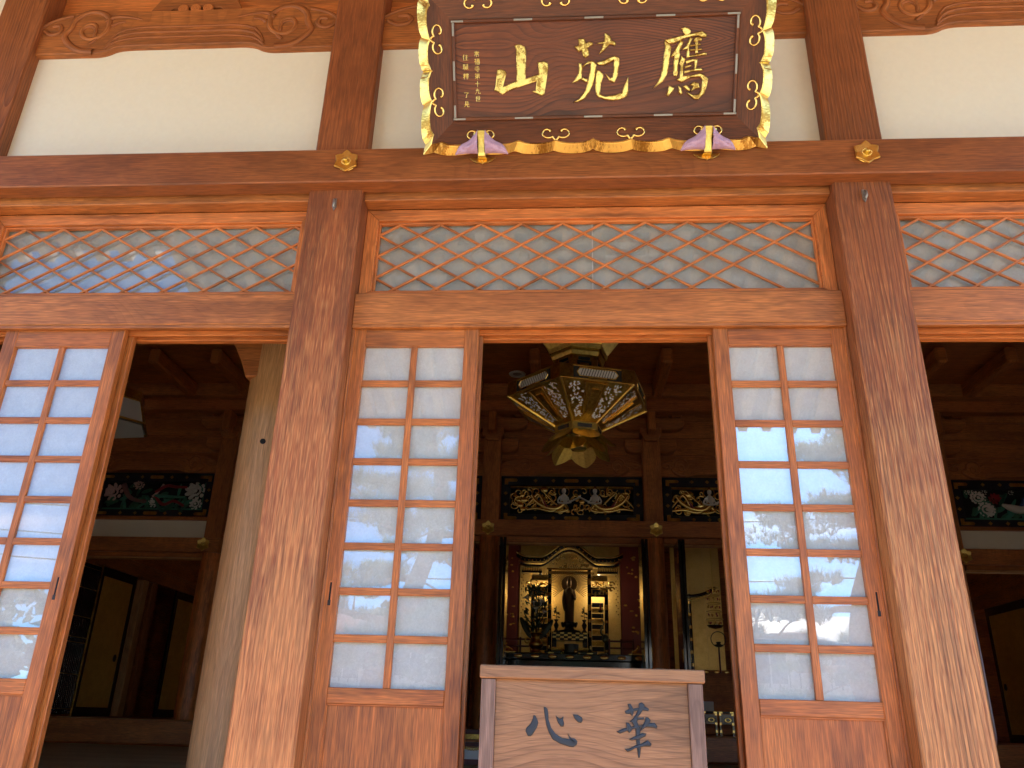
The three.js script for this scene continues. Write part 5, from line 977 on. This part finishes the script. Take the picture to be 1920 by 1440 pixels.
{
  const s = thing('side_shrine', 'smaller black and gold shrine with upturned roof, half hidden by folded door', 'shrine', [2.3, SF, -11.5]);
  for (let i = 0; i < 3; i++) board(s, 'gold_panel', -0.35 + i * 0.3, -0.053 + i * 0.3, 0.6, 3.4, -0.6, -0.57, M.goldLeafWall, 0.002, 1);
  board(s, 'dais', -0.5, 0.5, 0, 1.0, -0.5, 0.4, M.inner, 0.01);
  for (let i = 0; i < 5; i++) part(s, 'gilt_mount', ellipsoid(-0.3 + i * 0.17, 0.97, 0.405, 0.05, 0.025, 0.01, 8), M.gold);
  for (const x of [-0.27, -0.12]) { const p = part(s, 'pillar', new THREE.CylinderGeometry(0.025, 0.028, 1.3, 10), M.lacquer); p.position.set(x, 1.65, 0); for (let k = 0; k < 6; k++) part(p, 'gilt_band', new THREE.CylinderGeometry(0.03, 0.03, 0.05, 10), M.gold).position.y = -0.55 + k * 0.21; }
  for (let k = 0; k < 5; k++) { const b = board(s, 'carved_panel', -0.27, -0.08, 1.05 + k * 0.26, 1.24 + k * 0.26, -0.06, -0.03, M.oldGold, 0.004); part(b, 'gilt_scroll', tube(spiralPts(0, 0, 0.07, 0.01, k, k + 7, 0.02, 10), 0.012, 5, 20), M.gold); }
  const pts = []; for (let i = 0; i <= 12; i++) { const x = -0.3 + i * 0.052; pts.push(V3(x, 2.24 + 0.16 * Math.pow(i / 12, 3), 0.12)); }
  part(s, 'roof_edge', tube(pts, 0.03, 7, 30), M.lacquer); part(s, 'roof_edge', tube(pts.map((p) => V3(p.x, p.y - 0.05, p.z)), 0.016, 6, 30), M.gold);
}
{
  const h = thing('hanging_ornament', 'red and gold tiered hanging ornament before the smaller shrine', 'ornament', [2.5, 2.16, -10.9]);
  const q = rngOf(8); for (let k = 0; k < 5; k++) { part(h, 'tier', new THREE.TorusGeometry(0.09 + 0.012 * k, 0.006, 5, 18).rotateX(Math.PI / 2).translate(0, 0.62 - k * 0.13, 0), M.oldGold); for (let i = 0; i < 8; i++) { const a = i / 8 * 6.28 + k; part(h, 'bead_drop', ellipsoid(Math.cos(a) * 0.1, 0.57 - k * 0.13 - 0.02 * q(), Math.sin(a) * 0.1, 0.012, 0.02, 0.012, 7), i % 3 ? M.gold : M.red); } }
  part(h, 'saucer', lathe([[0.001, -0.06], [0.1, -0.04], [0.14, 0], [0.1, -0.02]], 20), M.lacquer);
  part(h, 'stem', new THREE.CylinderGeometry(0.008, 0.008, 2.1, 6).translate(0, 1.0, 0), M.brass);
}
{
  const h = thing('ring_lamp', 'dark ring shaped hanging lamp with small dish before the smaller shrine', 'lamp', [2.5, 1.82, -10.7]);
  part(h, 'ring', new THREE.TorusGeometry(0.12, 0.007, 6, 30, 5.2).rotateZ(-0.9).translate(0, 0.1, 0), M.darkMetal);
  part(h, 'dish', lathe([[0.001, -0.03], [0.05, -0.02], [0.09, 0.01], [0.06, 0], [0.03, 0.03], [0.045, 0.05], [0.02, 0.06], [0.001, 0.06]], 20), M.darkMetal);
  part(h, 'rod', new THREE.CylinderGeometry(0.014, 0.014, 0.42, 8).translate(0, -0.22, 0), M.redLacquer);
}
[[2.09, 'half behind the wooden stand'], [2.33, 'close to the door edge']].forEach(([x, which]) => {
  const t = thing('sutra_desk', 'small black lacquer desk with gold crest on the sanctum floor, ' + which, 'desk', [x, SF, -9.62], 'small black desks on the sanctum floor');
  board(t, 'desk_top', -0.11, 0.11, 0.31, 0.335, -0.1, 0.1, M.black, 0.004); board(t, 'desk_front', -0.1, 0.1, 0.16, 0.3, 0.06, 0.085, M.lacquer, 0.004);
  for (const s of [-1, 1]) { board(t, 'leg', s * 0.09 - 0.015, s * 0.09 + 0.015, 0, 0.31, 0.05, 0.09, M.lacquer, 0.004); for (const y of [0.05, 0.15, 0.28]) board(t, 'gilt_mount', s * 0.09 - 0.017, s * 0.09 + 0.017, y, y + 0.035, 0.089, 0.094, M.gold, 0.001); board(t, 'gilt_mount', s * 0.08 - 0.025, s * 0.08 + 0.025, 0.312, 0.333, 0.1, 0.104, M.gold, 0.001); }
  if (x < 2.2) board(t, 'paper_sheet', -0.09, 0.09, 0.34, 0.47, -0.05, -0.04, M.white, 0.002);
  part(t, 'crest', new THREE.TorusGeometry(0.03, 0.013, 6, 18).scale(1.3, 0.85, 0.5).translate(0.02, 0.22, 0.09), M.gold);
});
{
  const t = thing('red_desk', 'dark red lacquer reading desk with gold chain beside the wooden stand', 'desk', [-1.05, FL, -7]);
  board(t, 'desk_top', -0.3, 0.16, 0.34, 0.38, -0.2, 0.02, M.redLacquer, 0.004); board(t, 'frieze', -0.3, 0.14, 0.27, 0.34, -0.18, 0.0, M.redLacquer, 0.004); board(t, 'gilt_plate', -0.24, 0.08, 0.275, 0.33, 0.0, 0.006, M.oldGold, 0.003); board(t, 'shelf', -0.3, 0.16, 0.2, 0.24, -0.2, 0.01, M.redLacquer, 0.004); board(t, 'lower_board', -0.28, 0.14, 0, 0.06, -0.18, 0, M.redLacquer, 0.004);
  board(t, 'paper_sheet', -0.2, 0.03, 0.04, 0.17, -0.03, -0.02, M.white, 0.002);
  for (let i = 0; i < 12; i++) part(t, 'chain_link', new THREE.TorusGeometry(0.012, 0.005, 5, 10), M.gold).position.set(-0.22 + i * 0.03, 0.2 - 0.03 * Math.sin(i / 11 * Math.PI), 0.02);
}

// small lamps tucked under the eaves of the shrine, which make its gold glow
[[-0.5, 'lilies'], [0.52, 'crane']].forEach(([x, which]) => {
  const l = thing('shrine_lamp', 'small warm lamp under the shrine roof, on the side of the ' + which, 'lamp', [AX + x, 2.93, -11.2]);
  part(l, 'socket', new THREE.CylinderGeometry(0.02, 0.025, 0.04, 12).translate(0, 0.03, 0), M.brass);
  part(l, 'bulb', new THREE.SphereGeometry(0.022, 12, 10), std({ color: lin(0.9, 0.8, 0.6), emissive: new THREE.Color(1, 0.82, 0.55), emissiveIntensity: 1 }));
  const p = new THREE.PointLight(0xffe2b4, 0.2); p.castShadow = true; l.add(p);
});

// ------------------------------------------------------------------ the garden that the panes mirror
function taper(pts, r0, r1, sides = 8) { return tube(pts, (t) => lerp(r0, r1, t), sides, pts.length * 4); }
const bark = std({ map: mottle(61, 1, 1, 256, 256, [[176, 134, 108], [122, 88, 72]], [6, 30, 90]), roughness: 0.95 });
const needleMat = phys({ color: lin(0.16, 0.22, 0.08), roughness: 0.85, transmission: 0.55, thickness: 0, side: THREE.DoubleSide });
const tuftGeo = (() => {
  const q = rngOf(4), P = [];
  for (let i = 0; i < 16; i++) { const a = q() * 6.3, e = 0.1 + q() * 1.2, L = 0.13 + q() * 0.05, d = V3(Math.cos(a) * Math.cos(e), Math.sin(e), Math.sin(a) * Math.cos(e)), s = V3(-Math.sin(a), 0, Math.cos(a)).multiplyScalar(0.007); P.push(-s.x, 0, -s.z, s.x, 0, s.z, d.x * L, d.y * L, d.z * L); }
  const g = new THREE.BufferGeometry(); g.setAttribute('position', new THREE.Float32BufferAttribute(P, 3)); g.computeVertexNormals(); return g;
})();
function pine(x, z, h, lean, seed, label, reach = 2.4, low = 0.22) {
  const t = thing('pine_tree', label, 'tree', [x, -0.95, z]), q = rngOf(seed);
  const tr = []; for (let i = 0; i <= 8; i++) { const u = i / 8; tr.push(V3(lean * u * u + 0.35 * Math.sin(u * 7 + seed), u * h, 0.3 * Math.sin(u * 5 + seed * 2))); }
  part(t, 'trunk', taper(tr, 0.24, 0.06, 10), bark);
  const curve = new THREE.CatmullRomCurve3(tr), pads = [];
  const n = 15;
  for (let i = 0; i < n; i++) {
    const u = low + (1 - low) * (i + 0.3) / n, a = i * 2.4 + q(), L = reach * (1.1 - 0.75 * u) * (0.75 + 0.5 * q()), o = curve.getPoint(u), d = V3(Math.cos(a), 0, Math.sin(a));
    const pts = [o, o.clone().addScaledVector(d, L * 0.35).add(V3(0, 0.12 - 0.1 * q(), 0)), o.clone().addScaledVector(d, L * 0.7).add(V3(0.25 * (q() - 0.5), -0.1 + 0.2 * q(), 0.25 * (q() - 0.5))), o.clone().addScaledVector(d, L).add(V3(0, 0.12, 0))];
    const lb = part(t, 'limb', taper(pts, 0.075 * (1.2 - u * 0.6), 0.02, 7), bark);
    for (let k = 0; k < 5; k++) { const b = pts[1 + (k % 2)].clone().lerp(pts[2 + (k % 2)], q()), e = b.clone().add(V3((q() - 0.5) * 1.5, 0.1 + q() * 0.4, (q() - 0.5) * 1.5)); part(lb, 'twig', taper([b, b.clone().lerp(e, 0.5).add(V3(0, 0.05, 0)), e], 0.022, 0.008, 5), bark); pads.push([e, 0.3 + q() * 0.16]); }
    pads.push([pts[3], 0.4 + 0.15 * q()], [pts[2], 0.3]);
  }
  pads.push([curve.getPoint(1), 0.7]);
  const m = new THREE.Matrix4(), list = [];
  for (const [c, r] of pads) for (let k = 0; k < 48; k++) {
    const a = q() * 6.3, d = Math.sqrt(q()) * r; m.compose(V3(c.x + Math.cos(a) * d, c.y + (q() - 0.3) * 0.3 * r, c.z + Math.sin(a) * d), new THREE.Quaternion().setFromEuler(new THREE.Euler((q() - 0.5) * 0.9, q() * 6.3, (q() - 0.5) * 0.9)), V3(1, 1, 1).multiplyScalar(0.8 + q() * 0.6)); list.push(m.clone());
  }
  const cr = new THREE.InstancedMesh(tuftGeo, needleMat, list.length); cr.name = 'crown'; cr.userData.kind = 'stuff'; list.forEach((k, i) => cr.setMatrixAt(i, k)); t.add(cr);
}
pine(-2.6, 8.6, 6.4, 0.5, 3, 'tall crooked pine before the temple, mirrored in the door by the smooth cracked pillar', 2.3);
pine(4.6, 9.4, 6.0, 0.3, 8, 'spreading pine before the temple, mirrored in the door by the coarse grained pillar', 2.9);
pine(-0.6, 13.5, 4.6, -0.4, 14, 'low pine deeper in the garden, seen only in the door panes', 2.2);
{
  const hd = new THREE.Group(); hd.name = 'shrub_bank'; hd.userData = { kind: 'stuff', label: 'clipped green shrubs along the garden edge', category: 'shrubs' }; scene.add(hd);
  const q = rngOf(50), P = [], lf = new THREE.BufferGeometry(); lf.setAttribute('position', new THREE.Float32BufferAttribute([-0.05, 0, 0, 0, 0.02, 0.045, 0.05, 0, 0, 0, 0.02, -0.045, -0.05, 0, 0, 0.05, 0, 0], 3)); lf.computeVertexNormals();
  const n = 9000, im = new THREE.InstancedMesh(lf, phys({ color: lin(0.1, 0.16, 0.05), roughness: 0.7, transmission: 0.4, thickness: 0, side: THREE.DoubleSide }), n), m = new THREE.Matrix4();
  for (let i = 0; i < n; i++) { const cx = -9 + Math.floor(q() * 13) * 1.5, a = q() * 6.3, e = Math.asin(q()), r = 0.75 + 0.15 * q(); m.compose(V3(cx + Math.cos(a) * Math.cos(e) * r, -0.95 + Math.sin(e) * r * 1.3, 15.5 + Math.sin(a) * Math.cos(e) * r), new THREE.Quaternion().setFromEuler(new THREE.Euler(q() * 6, q() * 6, q() * 6)), V3(1, 1, 1).multiplyScalar(0.8 + q())); im.setMatrixAt(i, m); }
  im.name = 'shrub_leaves'; im.userData.kind = 'stuff'; hd.add(im);
}
function house(x, z, w, d, h, label, roofMat) {
  const t = thing('house', label, 'house', [x, -0.95, z]), wall = std({ color: lin(0.75, 0.74, 0.7), roughness: 0.9 }), glassDark = std({ color: lin(0.04, 0.05, 0.06), roughness: 0.1 });
  board(t, 'wall', -w / 2, w / 2, 0, h, 0, d, wall, 0.01);
  part(t, 'roof', extrude(polyShape([[-0.6, h - 0.05], [d / 2, h + 1.5], [d + 0.6, h - 0.05], [d + 0.6, h + 0.12], [d / 2, h + 1.7], [-0.6, h + 0.12]]), w + 1, 0.02, 1).rotateY(-Math.PI / 2).translate(w / 2 + 0.5, 0, 0), roofMat);
  for (const y of [0.9, 3.1]) for (let i = 0; i < 4; i++) { const wx = -w / 2 + (i + 0.5) * w / 4, f = board(t, 'window', wx - 0.65, wx + 0.65, y, y + 1.3, -0.06, 0.02, glassDark, 0.005); for (const dx of [-0.66, 0, 0.66]) board(f, 'window_bar', dx - 0.03, dx + 0.03, -0.66, 0.66, -0.06, -0.041, wall, 0.002); }
  const bal = board(t, 'balcony', -w / 2 + 0.3, w / 2 - 0.3, 2.75, 2.9, -1, 0, wall, 0.01);
  for (let i = 0; i < 30; i++) board(bal, 'baluster', -w / 2 + 0.4 + i * (w - 0.8) / 29.5, -w / 2 + 0.44 + i * (w - 0.8) / 29.5, 0.08, 0.85, -0.48, -0.44, M.darkMetal, 0.003);
  board(bal, 'handrail', -w / 2 + 0.35, w / 2 - 0.35, 0.85, 0.92, -0.49, -0.43, M.darkMetal, 0.003);
}
house(9.5, 30, 12, 8, 4.6, 'white two storey house with long balcony beyond the garden', std({ color: lin(0.06, 0.065, 0.075), roughness: 0.6 }));
house(-11, 32, 12, 8, 4.4, 'pale house with rust red roof beyond the garden', std({ color: lin(0.3, 0.08, 0.05), roughness: 0.7 }));
{
  const p = thing('utility_pole', 'grey utility pole with sagging wires beyond the garden', 'utility pole', [-31, -0.95, 19]);
  part(p, 'pole', new THREE.CylinderGeometry(0.12, 0.18, 9.5, 12).translate(0, 4.75, 0), std({ color: lin(0.3, 0.3, 0.29), roughness: 0.9 }));
  board(p, 'crossarm', -0.9, 0.9, 8.6, 8.75, -0.08, 0.08, M.iron, 0.01);
  for (const [y, dz] of [[8.8, 0], [8.0, 0.2], [7.2, 0.3]]) { const pts = []; for (let i = 0; i <= 10; i++) { const u = i / 10; pts.push(V3(-4 + u * 52, y - 1.2 * Math.sin(Math.PI * u) - u * 1.5, dz)); } part(p, 'wire', tube(pts, 0.022, 5, 40), M.darkMetal); }
}

{ // unseen far-off wood, added to mask the bright horizon in the panes
  const q = rngOf(77), n = 14000, lf = new THREE.BufferGeometry(); lf.setAttribute('position', new THREE.Float32BufferAttribute([-0.3, 0, 0, 0.1, 0.12, 0.28, 0.3, 0, 0, 0, 0.1, -0.28, -0.3, 0, 0, 0.3, 0, 0], 3)); lf.computeVertexNormals();
  const im = new THREE.InstancedMesh(lf, phys({ color: lin(0.09, 0.14, 0.05), roughness: 0.8, transmission: 0.4, thickness: 0, side: THREE.DoubleSide }), n), m = new THREE.Matrix4();
  const crowns = [...Array(46)].map(() => [-48 + q() * 96, 44 + q() * 8, 3.2 + q() * 3.4, 1.8 + q() * 1.6]);
  for (let i = 0; i < n; i++) { const c = crowns[Math.floor(q() * crowns.length)], a = q() * 6.3, e = (q() - 0.35) * 2.6, r = c[3] * (0.7 + 0.35 * q()); m.compose(V3(c[0] + Math.cos(a) * Math.cos(e) * r, -0.95 + c[2] + Math.sin(e) * r * 0.9, c[1] + Math.sin(a) * Math.cos(e) * r), new THREE.Quaternion().setFromEuler(new THREE.Euler(q() * 6, q() * 6, q() * 6)), V3(1, 1, 1).multiplyScalar(0.7 + q())); im.setMatrixAt(i, m); }
  im.name = 'horizon_mask_trees'; im.userData = { kind: 'stuff', label: 'added far line of green trees beyond the houses, masking the bright horizon', category: 'trees' }; scene.add(im);
}

scene.traverse((o) => { if (o.isMesh && o !== sky) { o.castShadow = true; o.receiveShadow = true; } });
renderer.render(scene, camera);
